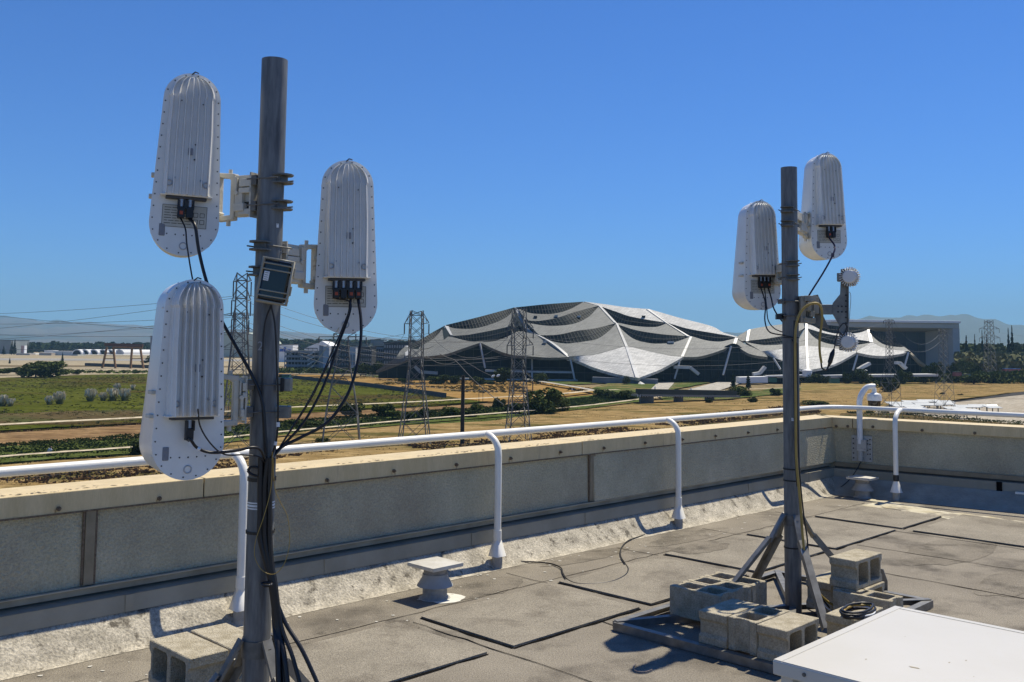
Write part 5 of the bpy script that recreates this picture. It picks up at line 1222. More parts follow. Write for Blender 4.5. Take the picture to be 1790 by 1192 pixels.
loft('white_rib', pA([(936, 584), (943, 586)]), pA([(992, 623.5), (998, 624)]), m_rib, HA, th=1.8, n=4, sag=-1)
for a, b, c, d in (((1046, 534), (1050, 534), (1073, 563), (1079, 565)), ((1076, 564), (1080, 565), (1093, 605), (1098, 606)), ((1130, 540), (1135, 540), (1163, 563), (1168, 565)), ((1163, 563), (1168, 565), (1201, 587), (1207, 588))):
    loft('white_rib', pA([a, b], -.6), pA([c, d], -.6), m_rib, HA, th=1.3, n=3)
loft('white_rib', pA([(1093, 605), (1098, 606)], -.6), [Y(1111, 659.5, 405.5), Y(1118, 660.5, 405.5)], m_rib, HA, th=1.3, n=3)
loft('white_rib', pA([(1206, 588), (1210, 588)], -.6), pA([(1190, 623), (1195, 623)], -.6), m_rib, HA, th=1.3, n=3)
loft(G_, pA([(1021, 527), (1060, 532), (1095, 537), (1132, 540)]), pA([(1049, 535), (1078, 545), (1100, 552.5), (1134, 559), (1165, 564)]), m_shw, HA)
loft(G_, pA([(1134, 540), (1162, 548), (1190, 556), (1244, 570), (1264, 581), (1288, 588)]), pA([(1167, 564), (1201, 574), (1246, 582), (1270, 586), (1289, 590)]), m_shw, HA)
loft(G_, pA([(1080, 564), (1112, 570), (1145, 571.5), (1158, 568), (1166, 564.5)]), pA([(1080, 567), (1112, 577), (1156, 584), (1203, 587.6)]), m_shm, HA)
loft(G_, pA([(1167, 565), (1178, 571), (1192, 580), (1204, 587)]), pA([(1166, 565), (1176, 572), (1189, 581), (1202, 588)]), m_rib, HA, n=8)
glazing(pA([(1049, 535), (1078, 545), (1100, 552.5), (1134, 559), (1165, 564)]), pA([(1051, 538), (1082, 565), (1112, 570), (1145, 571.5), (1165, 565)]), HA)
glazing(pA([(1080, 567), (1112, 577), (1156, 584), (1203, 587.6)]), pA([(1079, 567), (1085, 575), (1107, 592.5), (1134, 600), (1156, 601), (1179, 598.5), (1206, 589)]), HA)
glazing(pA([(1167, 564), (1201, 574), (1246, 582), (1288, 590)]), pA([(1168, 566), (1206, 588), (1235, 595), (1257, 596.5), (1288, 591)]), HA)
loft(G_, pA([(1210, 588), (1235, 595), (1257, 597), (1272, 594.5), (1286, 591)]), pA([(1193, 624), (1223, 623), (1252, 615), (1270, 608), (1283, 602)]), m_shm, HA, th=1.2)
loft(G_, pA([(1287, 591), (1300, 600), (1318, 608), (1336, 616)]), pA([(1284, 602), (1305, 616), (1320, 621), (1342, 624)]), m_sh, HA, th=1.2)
loft('white_rib', pA([(1285, 590), (1290, 591)], -.5), pA([(1281, 602), (1286, 603)], -.5), m_rib, HA, th=1.3, n=3)
loft('inner_roof', pA([(712, 610), (777, 573), (898, 543), (1021, 533), (1132, 545), (1284, 594)], 9), pA([(712, 618), (783, 610), (839, 601), (930, 616), (1040, 612), (1194, 616)], 9), m_glass, HA, th=.4, n=40)
# bodies under the eaves: recessed glass walls that reach the ground, with floor slabs and mullions
def facade(eave, foot_y, D, parent, back=6, n=40, slabs=()):
    T = [Y(x, y, D + back) for x, y in eave]; T = resample(T, n); q = M(); vs = []
    for p in T: vs += [p, Vector((p.x, p.y, GZ))]
    q.add(vs, [(2 * i, 2 * i + 1, 2 * i + 3, 2 * i + 2) for i in range(n)]); o = q.build('glass_wall', m_glass, parent)
    q = M()
    for i in range(0, n + 1, 3): q.bar(T[i] + Vector((0, -.3, 0)), Vector((T[i].x, T[i].y - .3, GZ)), .13, .13)
    for z in slabs:
        for i in range(n):
            if min(T[i].z, T[i + 1].z) > z: q.bar(Vector((T[i].x, T[i].y - .4, z)), Vector((T[i + 1].x, T[i + 1].y - .4, z)), .2, .35)
    q.build('mullions', m_mull, o)
facade([(662, 647), (700, 632), (744, 622), (783, 617), (839, 597), (863, 608), (892, 618), (930, 622), (960, 624), (995, 623)], 660, 436, HA, 4, 60, (-8, -4, 0))
facade([(995, 623), (1018, 632), (1040, 641), (1075, 650), (1115, 656), (1156, 642), (1193, 622)], 665, 424, HA, 12, 44, (-10, -6, -2))
facade([(1193, 622), (1223, 621), (1252, 613), (1283, 600), (1306, 614), (1342, 622), (1372, 632)], 660, 438, HA, 4, 44, (-8, -4, 0))
def floorslab(x0, y0, x1, y1, D, th, dp, name='terrace_slab', parent=None, m=None):
    a, b = Y(x0, y0, D), Y(x1, y1, D); q = M(); q.bar(a + Vector((0, dp / 2, 0)), b + Vector((0, dp / 2, 0)), dp, th); return q.build(name, m or m_slab, parent or HA)
floorslab(848, 648, 1000, 651, 430, .8, 7); floorslab(800, 662, 1010, 665, 428, .5, 8)
q = M(); a, b = Y(848, 644, 430), Y(1000, 647, 430)
for i in range(60): p = a.lerp(b, i / 59); q.bar(p, p - Vector((0, 0, 1)), .06)
q.bar(a, b, .1); q.build('terrace_railing', m_mull, HA)
cols = [((839, 600), (848, 643), 432), ((997, 627), (1005, 665), 428), ((1188, 632), (1179, 662), 428), ((1278, 605), (1264, 655), 434), ((952, 652), (952, 664), 430), ((930, 651), (930, 664), 430), ((880, 650), (880, 663), 430), ((930, 620), (930, 647), 436), ((1352, 626), (1364, 645), 438)]
for a, b, D in cols: q = M(); q.cyl(Y(*a, D), Y(*b, D - 3), .42, 8); q.build('slanted_column', m_slab, HA)
def stair(pts, D, parent, w_=3.0):
    q = M()
    for i in range(len(pts) - 1): q.bar(Y(*pts[i], D), Y(*pts[i + 1], D), w_, 1.3)
    q.build('outdoor_stair', m_slab, parent)
stair([(1178, 641.5), (1206, 642), (1221, 654)], 427, HA); stair([(1316, 654), (1328, 652), (1337, 641)], 431, HA)
stair([(725, 640), (735, 650), (765, 652)], 432, HA)
q = M(); a = Y(1128, 664, 404)
q.add([Y(1115, 672, 404), Y(1129, 672, 404), Y(1118, 665.5, 408), Y(1122, 674, 400)], [(0, 1, 2), (1, 3, 2), (3, 0, 2), (0, 3, 1)]); q.build('roof_anchor', m_slab, HA)
q = M(); q.bar(Y(1036, 664, 414), Y(1150, 668, 410), 6, 2.6); q.build('plinth', mat('plinth_grey', (.13, .14, .15), (.17, .18, .19), .3, .8), HA)
for (x, y) in ((1125, 554), (936, 554.5), (972, 553), (952, 598.5), (1170, 599), (1175, 599), (1012, 554)):
    p = Y(x, y, dA(x, y) - .5); q = M(); q.box(p.x - .8, p.x + .8, p.y - .5, p.y + .5, p.z - .2, p.z + .7, .05); q.build('roof_hatch', m_mull if x in (1125, 936) else m_rib, HA)
# --- second tent-roofed building to the right
dB = field(452, .5, 1450, .04)
def pB(lst, dd=0.0): return [Y(x, y, dB(x, y) + dd) for x, y in lst]
HB = hall('exhibition_hall', 'second smaller building with white tent-like roof sails, behind the right mast', 450)
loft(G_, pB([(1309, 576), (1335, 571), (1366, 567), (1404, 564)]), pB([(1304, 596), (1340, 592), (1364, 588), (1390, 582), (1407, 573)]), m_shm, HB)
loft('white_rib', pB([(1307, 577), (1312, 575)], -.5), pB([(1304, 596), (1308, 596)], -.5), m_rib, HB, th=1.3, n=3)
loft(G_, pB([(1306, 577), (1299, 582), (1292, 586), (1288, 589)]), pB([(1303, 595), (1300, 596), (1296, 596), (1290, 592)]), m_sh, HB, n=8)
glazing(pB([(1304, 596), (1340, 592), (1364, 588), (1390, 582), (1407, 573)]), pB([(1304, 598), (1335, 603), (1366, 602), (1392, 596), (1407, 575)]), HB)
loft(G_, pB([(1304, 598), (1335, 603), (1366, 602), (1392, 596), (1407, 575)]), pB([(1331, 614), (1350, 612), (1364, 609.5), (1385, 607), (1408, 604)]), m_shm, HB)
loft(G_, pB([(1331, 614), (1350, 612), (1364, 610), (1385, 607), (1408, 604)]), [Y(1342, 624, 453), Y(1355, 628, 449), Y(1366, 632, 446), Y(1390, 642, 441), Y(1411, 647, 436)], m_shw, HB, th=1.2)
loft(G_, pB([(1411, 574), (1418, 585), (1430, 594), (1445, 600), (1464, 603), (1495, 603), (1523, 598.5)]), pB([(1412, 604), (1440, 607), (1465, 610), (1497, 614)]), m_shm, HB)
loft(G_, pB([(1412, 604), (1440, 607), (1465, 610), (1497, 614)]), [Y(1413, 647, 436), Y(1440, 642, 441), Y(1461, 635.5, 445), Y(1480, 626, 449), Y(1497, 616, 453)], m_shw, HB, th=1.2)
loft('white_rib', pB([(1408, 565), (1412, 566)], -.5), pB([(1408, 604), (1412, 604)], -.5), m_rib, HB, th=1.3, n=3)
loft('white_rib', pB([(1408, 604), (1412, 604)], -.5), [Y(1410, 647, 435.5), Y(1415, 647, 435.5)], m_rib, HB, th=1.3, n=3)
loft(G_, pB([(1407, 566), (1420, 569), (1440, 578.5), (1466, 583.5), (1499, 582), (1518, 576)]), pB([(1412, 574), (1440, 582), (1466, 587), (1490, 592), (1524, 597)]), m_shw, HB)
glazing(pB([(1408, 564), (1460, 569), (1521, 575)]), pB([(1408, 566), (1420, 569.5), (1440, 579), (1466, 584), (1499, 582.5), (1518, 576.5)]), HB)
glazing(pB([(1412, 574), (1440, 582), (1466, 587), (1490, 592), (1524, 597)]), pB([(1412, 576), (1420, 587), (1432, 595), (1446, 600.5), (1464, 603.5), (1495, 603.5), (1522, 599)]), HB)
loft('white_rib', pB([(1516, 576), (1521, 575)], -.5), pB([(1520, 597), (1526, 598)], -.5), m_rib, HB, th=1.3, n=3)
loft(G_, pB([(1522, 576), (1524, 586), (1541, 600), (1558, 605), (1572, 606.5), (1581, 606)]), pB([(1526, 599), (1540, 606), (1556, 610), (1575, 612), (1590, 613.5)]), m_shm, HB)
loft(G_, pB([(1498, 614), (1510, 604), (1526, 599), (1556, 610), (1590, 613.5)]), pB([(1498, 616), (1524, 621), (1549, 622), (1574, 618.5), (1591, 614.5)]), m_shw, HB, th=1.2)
glazing(pB([(1522, 575), (1552, 590), (1582, 604)]), pB([(1524, 588), (1541, 601), (1558, 606), (1581, 607)]), HB, n=14)
loft(G_, pB([(1590, 613), (1600, 622), (1608, 630), (1622, 640)]), pB([(1588, 615), (1597, 624), (1606, 634), (1618, 641)]), MATS['joint_strip'], HB, n=12)
facade([(1342, 624), (1366, 631), (1390, 640), (1411, 644), (1440, 640), (1461, 634), (1480, 625), (1497, 615)], 660, 448, HB, 10, 40, (-9, -5))
facade([(1497, 615), (1524, 620), (1549, 621), (1574, 617), (1590, 614), (1606, 633), (1620, 642)], 660, 456, HB, 4, 34, (-9, -5))
for a, b, D in (((1499, 620), (1491, 647), 450), ((1588, 616), (1581, 641), 452)): q = M(); q.cyl(Y(*a, D), Y(*b, D - 2), .42, 8); q.build('slanted_column', m_slab, HB)
stair([(1500, 646), (1508, 641), (1520, 635)], 448, HB); stair([(1565, 634), (1572, 634), (1583, 644)], 446, HB)
floorslab(1340, 659, 1640, 656, 436, 1.0, 12, parent=HB); floorslab(1340, 657.5, 1420, 655.5, 434, .5, 6, parent=HB, m=m_white)
q = M(); q.bar(Y(1290, 664, 425), Y(1338, 663, 425), 8, 2.6); tag(q.build('white_ramp_wall', m_white), 'white ramp wall beside the two trimmed dark trees', 'wall')
# white party tents on the terrace
for x, y, w_, lb in ((1411, 648, 18, 'white tent with a flat top just right of the right mast base on the terrace'), (1511, 644, 11, 'small white peaked tent on the terrace right of the round radio')):
    c = Y(x, y, 432); c.z = Y(x, 656, 432).z; s_ = w_ * 432 / F / 2; r_, _ = thing('party_tent', lb, 'tent', c)
    q = M(); h = 2.2; q.tube([(0, 0, h - .2), (0, 0, h), (0, 0, h + s_ * .35)], [s_, s_, .2], 6, smooth=False); q.build('tent_roof', m_white, r_)
    q = M(); q.tube([(0, 0, -.5), (0, 0, h - .2)], [s_ * .95, s_ * .95], 6, smooth=False); q.build('tent_wall', m_white, r_)
# containers, cars etc.
def boxthing(name, x0, x1, y0, y1, D, m, label, cat, dp=4, roofm=None, parts=()):
    a, b = Y(x0, y1, D), Y(x1, y0, D); r_, _ = thing(name, label, cat, Vector(((a.x + b.x) / 2, D, a.z)))
    w_ = (b.x - a.x) / 2; h = b.z - a.z; q = M(); q.box(-w_, w_, 0, dp, 0, h, .05); body = q.build('body' if cat not in ('building', 'shed') else 'wall', m, r_)
    if roofm: q = M(); q.box(-w_ * 1.02, w_ * 1.02, -.2, dp + .2, h, h + max(.3, h * .06)); q.build('roof' if cat in ('building', 'shed') else 'lid', roofm, r_)
    return r_, w_, h, dp
m_grn = mat('container_green', (.02, .10, .07), (.03, .13, .09), .5, .6); m_redc = mat('faded_red', (.32, .10, .09), (.4, .14, .12), .5, .6); m_teal = mat('teal_paint', (.12, .35, .36), rough=.5)
for x0, x1, y0, y1, D, m_, lb in ((1453, 1468, 662, 670, 400, m_grn, 'green container left of the gooseneck camera under the terrace'), (1346, 1358, 660, 668, 410, m_grn, 'dark green container by the right mast at the ramp end'), (492, 506, 656, 664, 420, m_grn, 'green container on the road right of the left mast'), (1670, 1681, 651, 657.5, 450, m_redc, 'faded red container among trees by the wind tunnel'), (1687, 1697, 655, 660, 450, m_teal, 'teal container right of the faded red one')):
    boxthing('container', x0, x1, y0, y1, D, m_, lb, 'container', 3, m_mull)
boxthing('storage_shed', 1757, 1784, 645, 650, 560, m_redc, 'low shed with a bright blue roof at the right edge', 'shed', 8, mat('blue_roof', (.12, .3, .62), rough=.5))
def person(x, y, D, label, shirt, pants, hp=4.2):
    p = Y(x, y, D); h = 1.72; k = h / 1.72; r_, _ = thing('person', label, 'person', p)
    q = M(); rr = random.Random(int(x))
    a = rr.uniform(-.15, .15)
    for s_ in (-1, 1): q.tube([(s_ * .10, a * s_, .0), (s_ * .10, a * s_ * .6, .45), (s_ * .09, 0, .9)], [.05, .065, .09], 8)
    q.build('trousers', pants, r_)
    q = M(); q.tube([(0, 0, .85), (0, 0, 1.0), (0, 0, 1.25), (0, 0, 1.42), (0, 0, 1.5)], [.14, .15, .18, .17, .06], 10)
    for s_ in (-1, 1): q.tube([(s_ * .19, 0, 1.42), (s_ * .23, .02, 1.15), (s_ * .22, -.08, .9)], [.06, .045, .035], 7)
    q.build('shirt', shirt, r_)
    q = M(); q.tube([(0, 0, 1.48), (0, 0, 1.52), (0, -.01, 1.6), (0, 0, 1.68), (0, 0, 1.73)], [.05, .07, .095, .09, .03], 10); q.build('head', mat('skin', (.35, .2, .13), rough=.6), r_)
    return r_
m_navy = mat('navy_cloth', (.03, .035, .06), rough=.9); m_wsh = mat('white_cloth', (.6, .6, .6), rough=.9); m_blc = mat('dark_cloth', (.02, .02, .025), rough=.9)
for x, y, sh_, lb in ((1000, 686.5, m_wsh, 'person in a white top walking on the campus path, left of two'), (1003.5, 687, m_navy, 'person in dark clothes walking on the campus path, right of two'), (1145, 683, m_wsh, 'person in white standing on the lawn above the bridge'), (1208, 686, m_wsh, 'person in white near the middle of the bridge'), (888, 660, m_wsh, 'person in white on the plaza before the glass front')):
    p = G(x, y); person(x, y, p.y, lb, sh_, m_navy if x < 1003 else m_blc)
# cyclist on the track, bottom left
p = G(80, 805); cyc = person(80, 805, p.y, 'person in a white and black top riding along the track at lower left', m_wsh, m_blc); cyc.rotation_euler = (R(8), R(22), R(20)); cyc.location.z += .25
bk, _ = thing('bicycle', 'black bicycle ridden along the track at lower left', 'bicycle', G(80, 805), R(10))
for sx in (-1, 1): q = M(); q.tube([(sx * .52 + .33 * math.cos(a), 0, .34 + .33 * math.sin(a)) for a in [i * math.tau / 20 for i in range(21)]], .02, 6); q.build('wheel', m_blc, bk)
q = M()
for a, b in (((-.52, .34), (-.15, .34)), ((-.15, .34), (-.2, .85)), ((-.52, .34), (-.18, .75)), ((-.15, .34), (.38, .78)), ((-.18, .75), (.36, .85)), ((.52, .34), (.36, .95))): q.cyl((a[0], 0, a[1]), (b[0], 0, b[1]), .02, 6)
q.cyl((.36, -.22, .97), (.36, .22, .97), .015, 6); q.build('frame', m_blc, bk); q = M(); q.box(-.3, -.08, -.06, .06, .86, .9, .01); q.build('saddle', m_blc, bk)
# footbridge
Db = 292
br, _ = thing('footbridge', 'low dark bridge on concrete piers crossing the creek in front of the lawn', 'bridge')
a, b = G(1112, 696), G(1290, 691); a = Y(1113, 690.5, 262); b = Y(1285, 692.5, 288)
q = M(); q.bar(a, b, 4, .5); q.build('deck', mat('deck_grey', (.16, .16, .15), (.22, .22, .2), .5, .9), br)
q = M(); q.bar(a + Vector((0, -2, .9)), b + Vector((0, -2, .9)), .15, 1.4); q.bar(a + Vector((0, 2, .9)), b + Vector((0, 2, .9)), .15, 1.4); q.build('parapet_screen', mat('bridge_dark', (.035, .04, .03), rough=.8), br)
for t in (.09, .40, .72): p = a.lerp(b, t); q = M(); q.box(p.x - (1.8 if t < .2 else 1.1), p.x + (1.8 if t < .2 else 1.1), p.y - 1.6, p.y + 1.6, GZ - .5, p.z - .3); q.build('pier', mat('pier_dark', (.07, .075, .07), (.1, .1, .095), .5), br)
q = M()
for i in range(44): p = a.lerp(b, i / 43) + Vector((0, -2.1, -.02)); q.box(p.x - .12, p.x + .12, p.y - .06, p.y, p.z - .35, p.z + .3)
q.build('beam_ends', m_slab, br)
# steps and shaded terrace strips below the plaza
q = M()
for i in range(7): a_ = G(1165 - i * 3.2, 668 + i * 2.8); b_ = G(1190 - i * 3.4, 668 + i * 2.8); q.bar(a_ + Vector((0, 0, .35)), b_ + Vector((0, 0, .35)), .5, .25)
tag(q.build('garden_steps', m_slab), 'pale garden steps descending the lawn between the columns and the bridge', 'steps')
# --- wind-tunnel hall
WT = hall('wind_tunnel_hall', 'giant grey box building with an open dark mouth behind the second tent roof', 640)
m_wt = mat('tunnel_grey', (.36, .36, .32), (.42, .42, .37), .05, .7); m_wtd = mat('tunnel_mouth', (.018, .024, .04), (.028, .036, .055), .03, .6); m_wts = mat('tunnel_reveal', (.33, .33, .32), (.39, .39, .38), .08, .7)
D = 640
a = Y(1478, 560, D); b = Y(1677, 561, D); zt = a.z; zl = Y(1600, 574.5, D).z; xr = Y(1664, 590, D).x
q = M(); q.box(a.x - 10, b.x, D, D + 60, zl + .5, zt - 1.2, .3); q.build('roof_beam', m_wt, WT)
q = M(); q.box(a.x - 10, b.x + .4, D - 1.2, D + 60, zt - 1.1, zt + .5, .2); q.build('roof_edge', m_white, WT)
q = M(); q.box(b.x - 4.5, b.x - .02, D + .02, D + 60, GZ, zl + .48, .1); q.build('side_wall', m_wts, WT)
q = M(); zm = Y(1600, 579, D).z; q.prism([(b.x - 4.6, D + .1, GZ), (b.x - 4.6, D + .1, zl + .4), (Y(1658, 590, D).x - 6, D + 22, zm), (Y(1658, 590, D).x - 6, D + 22, GZ)], (.5, .5, 0)); q.build('side_reveal', m_wts, WT)
q = M(); q.prism([(a.x - 10, D + .1, zl + .45), (b.x - 4.6, D + .1, zl + .45), (b.x - 14, D + 22, zm), (a.x - 10, D + 22, zm)], (0, .5, .4)); q.build('soffit', m_wt, WT)
q = M(); q.box(a.x - 10, b.x - 12, D + 22.5, D + 24, GZ, zm + 2); q.build('tunnel_mouth', m_wtd, WT)
q = M()
for i in range(9): x_ = a.x + i * 8.2; q.box(x_, x_ + .35, D + 21.9, D + 22.4, GZ, zm)
for i in range(10): z_ = GZ + 3 + i * 3; q.box(a.x - 10, b.x - 13, D + 21.95, D + 22.35, z_, z_ + .12)
q.build('screen_frame', mat('screen_frame', (.04, .05, .075), rough=.6), WT)
# --- left-hand mid distance
GA = hall('parking_garage', 'grey multi-storey car park with open decks right of the left mast', 540)
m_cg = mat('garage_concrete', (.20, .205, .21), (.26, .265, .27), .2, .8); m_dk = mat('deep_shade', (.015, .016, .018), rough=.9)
D = 540; x0, x1 = Y(498, 610, D).x, Y(556, 610, D).x
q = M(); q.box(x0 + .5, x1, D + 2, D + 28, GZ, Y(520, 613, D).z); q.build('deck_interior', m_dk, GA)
for yy in (613, 621, 629, 637, 644.5): z = Y(520, yy, D).z; q = M(); q.box(x0, x1 + 1, D - .2, D + 28.2, z - 1.25, z, .05); q.build('deck_parapet', m_cg, GA)
q = M()
for i in range(11): x_ = x0 + (x1 - x0) * i / 10; q.box(x_ - .2, x_ + .2, D + .3, D + .7, GZ, Y(520, 613, D).z - .3)
q.build('deck_columns', m_cg, GA)
q = M()
for (x, y) in ((523, 619), (527, 619.5), (527, 627), (538, 626), (508, 619)): p = Y(x, y, D + 1.4); q.box(p.x - .9, p.x + .9, D + 1.2, D + 1.9, p.z - .3, p.z + .5, .1)
q.build('parked_car_roofs', m_white, GA)
q = M(); q.box(x0 + 5, x1 - 2, D + 8, D + 9, Y(520, 609, D).z - .1, Y(520, 609, D).z + .4)
for i in range(6): x_ = x0 + 6 + i * 2.6; q.box(x_, x_ + .2, D + 8.2, D + 8.6, Y(520, 613, D).z - .2, Y(520, 609, D).z)
q.build('rooftop_canopy', m_mull, GA)
q = M(); q.box(Y(559, 600, D).x, Y(566.5, 600, D).x, D - 1.5, D + 8, GZ, Y(560, 603.5, D).z, .1); q.build('stair_tower', m_cg, GA)
q = M(); q.box(Y(566.6, 600, D).x, Y(577, 600, D).x, D - 2, D + 8, GZ, Y(570, 605, D).z, .1); q.build('blank_panel', mat('panel_light', (.36, .38, .41), (.42, .44, .46), .2, .7), GA)
q = M()
for i in range(4): z = Y(562, 617 + i * 8, D).z; a_ = Vector((Y(556, 0, D).x, D - 1.8, z - 1.6)); b_ = Vector((Y(567, 0, D).x, D - 1.8, z + .6)); q.bar(a_, b_, .5, .7)
q.build('stair_flights', m_slab, GA)
def block_b(name, label, x0, x1, ytop, D, m, floors, m2=None, dp=20, bays=10):
    r_ = hall(name, label, D); a_, b_ = Y(x0, ytop, D), Y(x1, ytop, D); q = M(); q.box(a_.x, b_.x, D, D + dp, GZ, a_.z, .1); q.build('wall', m, r_)
    q = M(); h = (a_.z - GZ) / (floors + .3); w_ = (b_.x - a_.x) / bays; k = 0
    for f_ in range(floors):
        for i in range(bays):
            q = M(); q.box(a_.x + w_ * (i + .2), a_.x + w_ * (i + .8), D - .15, D + .1, GZ + h * f_ + h * .35, GZ + h * f_ + h * .88); q.build('window', m2 or m_glass, r_)
    q = M(); q.box(a_.x - .3, b_.x + .3, D - .3, D + dp + .3, a_.z, a_.z + .5); q.build('roof', m_mull, r_)
    return r_
m_dkw = mat('dark_cladding', (.028, .03, .033), (.045, .047, .05), .3, .7); m_bal = mat('balcony_grey', (.16, .17, .18), rough=.7)
block_b('office_block', 'dark slatted office block hidden behind the cables right of the car park', 578, 611, 606, 545, m_dkw, 5, m_bal, 18, 7)
block_b('office_block', 'grey blank stair block beside the dark office behind the cables', 611.5, 622, 605, 540, MATS['panel_light'], 1, m_cg, 16, 2)
block_b('office_block', 'dark office block with rows of balconies left of the tent roof tail', 623, 650, 607, 548, m_dkw, 5, m_bal, 18, 7)
block_b('office_block', 'pale low office floors between two dark blocks', 650, 673, 606, 575, mat('office_pale', (.24, .25, .25), (.3, .3, .3), .2, .8), 4, m_dkw, 18, 6)
block_b('office_block', 'black framed office block touching the tent roof left peak', 671, 714, 599, 560, m_dkw, 5, MATS['office_pale'], 20, 10)
block_b('glass_office', 'far blue-grey glass office block beyond the cables', 648, 671, 594, 900, mat('far_glass', (.10, .15, .17), rough=.4), 5, m_bal, 20, 9)
block_b('glass_office', 'far green-grey office behind the car park', 612, 646, 600.5, 880, mat('far_green', (.07, .10, .09), rough=.7), 3, m_bal, 20, 9)
WB_ = block_b('white_warehouse', 'white building with blue squares near the left mast', 486, 512, 602, 800, m_white, 1, m_white, 20, 2)
q = M(); p0 = Y(489, 615, 799.7)
for x0_, x1_, y0_, y1_ in ((489, 495, 610, 614.5), (496, 500, 607, 615), (501, 508, 610.5, 614.5)): a_, b_ = Y(x0_, y1_, 799.6), Y(x1_, y0_, 799.6); q.box(a_.x, b_.x, 799.4, 799.8, a_.z, b_.z)
q.build('blue_panel', mat('blue_panel', (.03, .08, .35), rough=.6), WB_)
TT = hall('peaked_tent', 'large white peaked tent roof rising behind the car park', 600); D = 620
q = M(); c = Y(563, 596, D); l_, r_ = Y(532, 609, D), Y(580, 606, D); q.prism([(l_.x, D, l_.z), (c.x, D, c.z), (r_.x, D, r_.z), (r_.x, D, l_.z - 1.5), (l_.x, D, l_.z - 1)], (0, 30, 0)); q.build('tent_roof', m_white, TT)
q = M(); q.box(l_.x + 1, r_.x - 1, D + 1, D + 29, GZ, l_.z - 1); q.build('tent_wall', m_slab, TT)
def arch_hall(name, label, x0, x1, ytop, ybot, D, dp, m, dirx=0.0, n=12, end=None, curve=1.0):
    r_ = hall(name, label, D); a_, b_ = Y(x0, ybot, D), Y(x1, ybot, D); zt_ = Y(x0, ytop, D).z; cx = (a_.x + b_.x) / 2; hw = (b_.x - a_.x) / 2; zb_ = min(a_.z, GZ + 1) if curve < 1 else a_.z
    pr = [Vector((cx - hw * math.cos(math.pi * i / n), D, zb_ + (zt_ - zb_) * (math.sin(math.pi * i / n) ** curve))) for i in range(n + 1)]
    q = M(); q.prism(pr, (dirx, dp, 0)); q.build('vault_roof', m, r_)
    if end: q = M(); q.prism([Vector((cx + (p.x - cx) * .8, D - .1, GZ + (p.z - GZ) * .85)) for p in pr], (0, .05, 0)); q.build('end_opening', end, r_)
    return r_
arch_hall('airship_hangar', 'long pale vaulted hangar behind the left lattice tower', 340, 470, 579, 614, 1000, 60, mat('hangar_pale', (.42, .46, .36), (.48, .52, .42), .02, .8), curve=.45)
hg = block_b('hangar', 'grey ribbed hangar behind the upper left edge of the lowest antenna', 263, 330, 588, 900, mat('hangar_grey', (.17, .17, .18), (.22, .22, .23), .1, .8), 1, m_cg, 60, 9)
for i, (x, lb) in enumerate(((133, 'first'), (146, 'second'), (162, 'third'), (178, 'fourth'), (190, 'fifth'), (207, 'last'))):
    arch_hall('fabric_shelter', 'white arched fabric shelter, %s from the left in the airfield row' % lb, x - 8, x + 10, 610.5, 619, 1000 + i * 3, 34, m_white, dirx=22, end=m_dk if i != 5 else m_slab)
boxthing('low_hangar', 92, 136, 614.5, 622, 1010, mat('pale_teal_wall', (.42, .47, .46), (.5, .53, .52), .05, .8), 'long pale green low building left of the white shelters', 'building', 20, m_slab)
boxthing('white_hut', 77, 93, 613, 616, 1040, m_white, 'small white roofed hut above the long pale building', 'building', 12, m_white)
boxthing('terminal', 68, 90, 617, 622.5, 1000, mat('tan_wall', (.40, .34, .28), (.45, .4, .33), .05, .8), 'low tan building with dark doors left of the long pale building', 'building', 12, m_slab)
boxthing('terminal', 28, 52, 618, 623, 1000, MATS['tan_wall'], 'low pink-tan building at the foot of the square tower', 'building', 12, m_slab)
tw, w_, h_, _d = boxthing('square_tower', 36, 43, 604.5, 619, 1005, mat('pink_tower', (.36, .22, .19), (.42, .27, .23), .05, .8), 'pinkish square tower on the airfield at the left', 'building', 5, m_slab)
q = M(); q.box(w_ * .75, w_ * 1.02, -.1, 5.1, 0, h_); q.build('pale_corner', m_white, tw)
block_b('big_hangar', 'large grey building at the far left edge behind the trees', -40, 19.5, 594, 1060, mat('far_hangar', (.15, .17, .17), (.2, .22, .22), .05, .8), 1, m_bal, 40, 6)
boxthing('tan_shed', 139, 148, 641, 648, 620, mat('tan_shed_wall', (.42, .30, .18), rough=.9), 'small tan shed at the meadow edge', 'shed', 5, m_slab)
boxthing('white_frame_shed', 160, 171, 639, 648, 640, m_slab, 'pale open shed frame left of the wooden gantry', 'shed', 4, m_white)
# wooden gantry
gn, _ = thing('gantry', 'tall brown timber gantry of trestle legs and a heavy beam on the airfield', 'gantry', Y(213, 645, 560)); gmx = Matrix.Translation(Y(213, 645, 560))
m_wood = mat('creosote_timber', (.19, .10, .045), (.26, .15, .07), .5, .85)
D = 560
for (xt, xb) in (((187, 198), (178, 202)), ((231, 245), (228, 251))):
    q = M()
    for a_, b_ in zip(xt, xb): q.bar(Y(a_, 606, D), Y(b_, 646.5, D), 1.0, 1.0)
    ya, yb = 617, 627
    for yy in (ya, yb) if xt[0] < 200 else (yb,): t = (yy - 606) / 40; q.bar(Y(xt[0] + (xb[0] - xt[0]) * t, yy, D - .2), Y(xt[1] + (xb[1] - xt[1]) * t, yy, D - .2), .5, .5)
    q.build('trestle', m_wood, gn, gmx)
q = M(); q.bar(Y(183, 602, D), Y(250, 604, D), 1.2, 1.6); q.build('top_beam', mat('dark_beam', (.10, .05, .035), rough=.9), gn, gmx)
q = M(); q.bar(Y(198, 606.5, D + .3), Y(249, 607, D + .3), 1.0, 1.3); q.build('lower_beam', m_wood, gn, gmx)
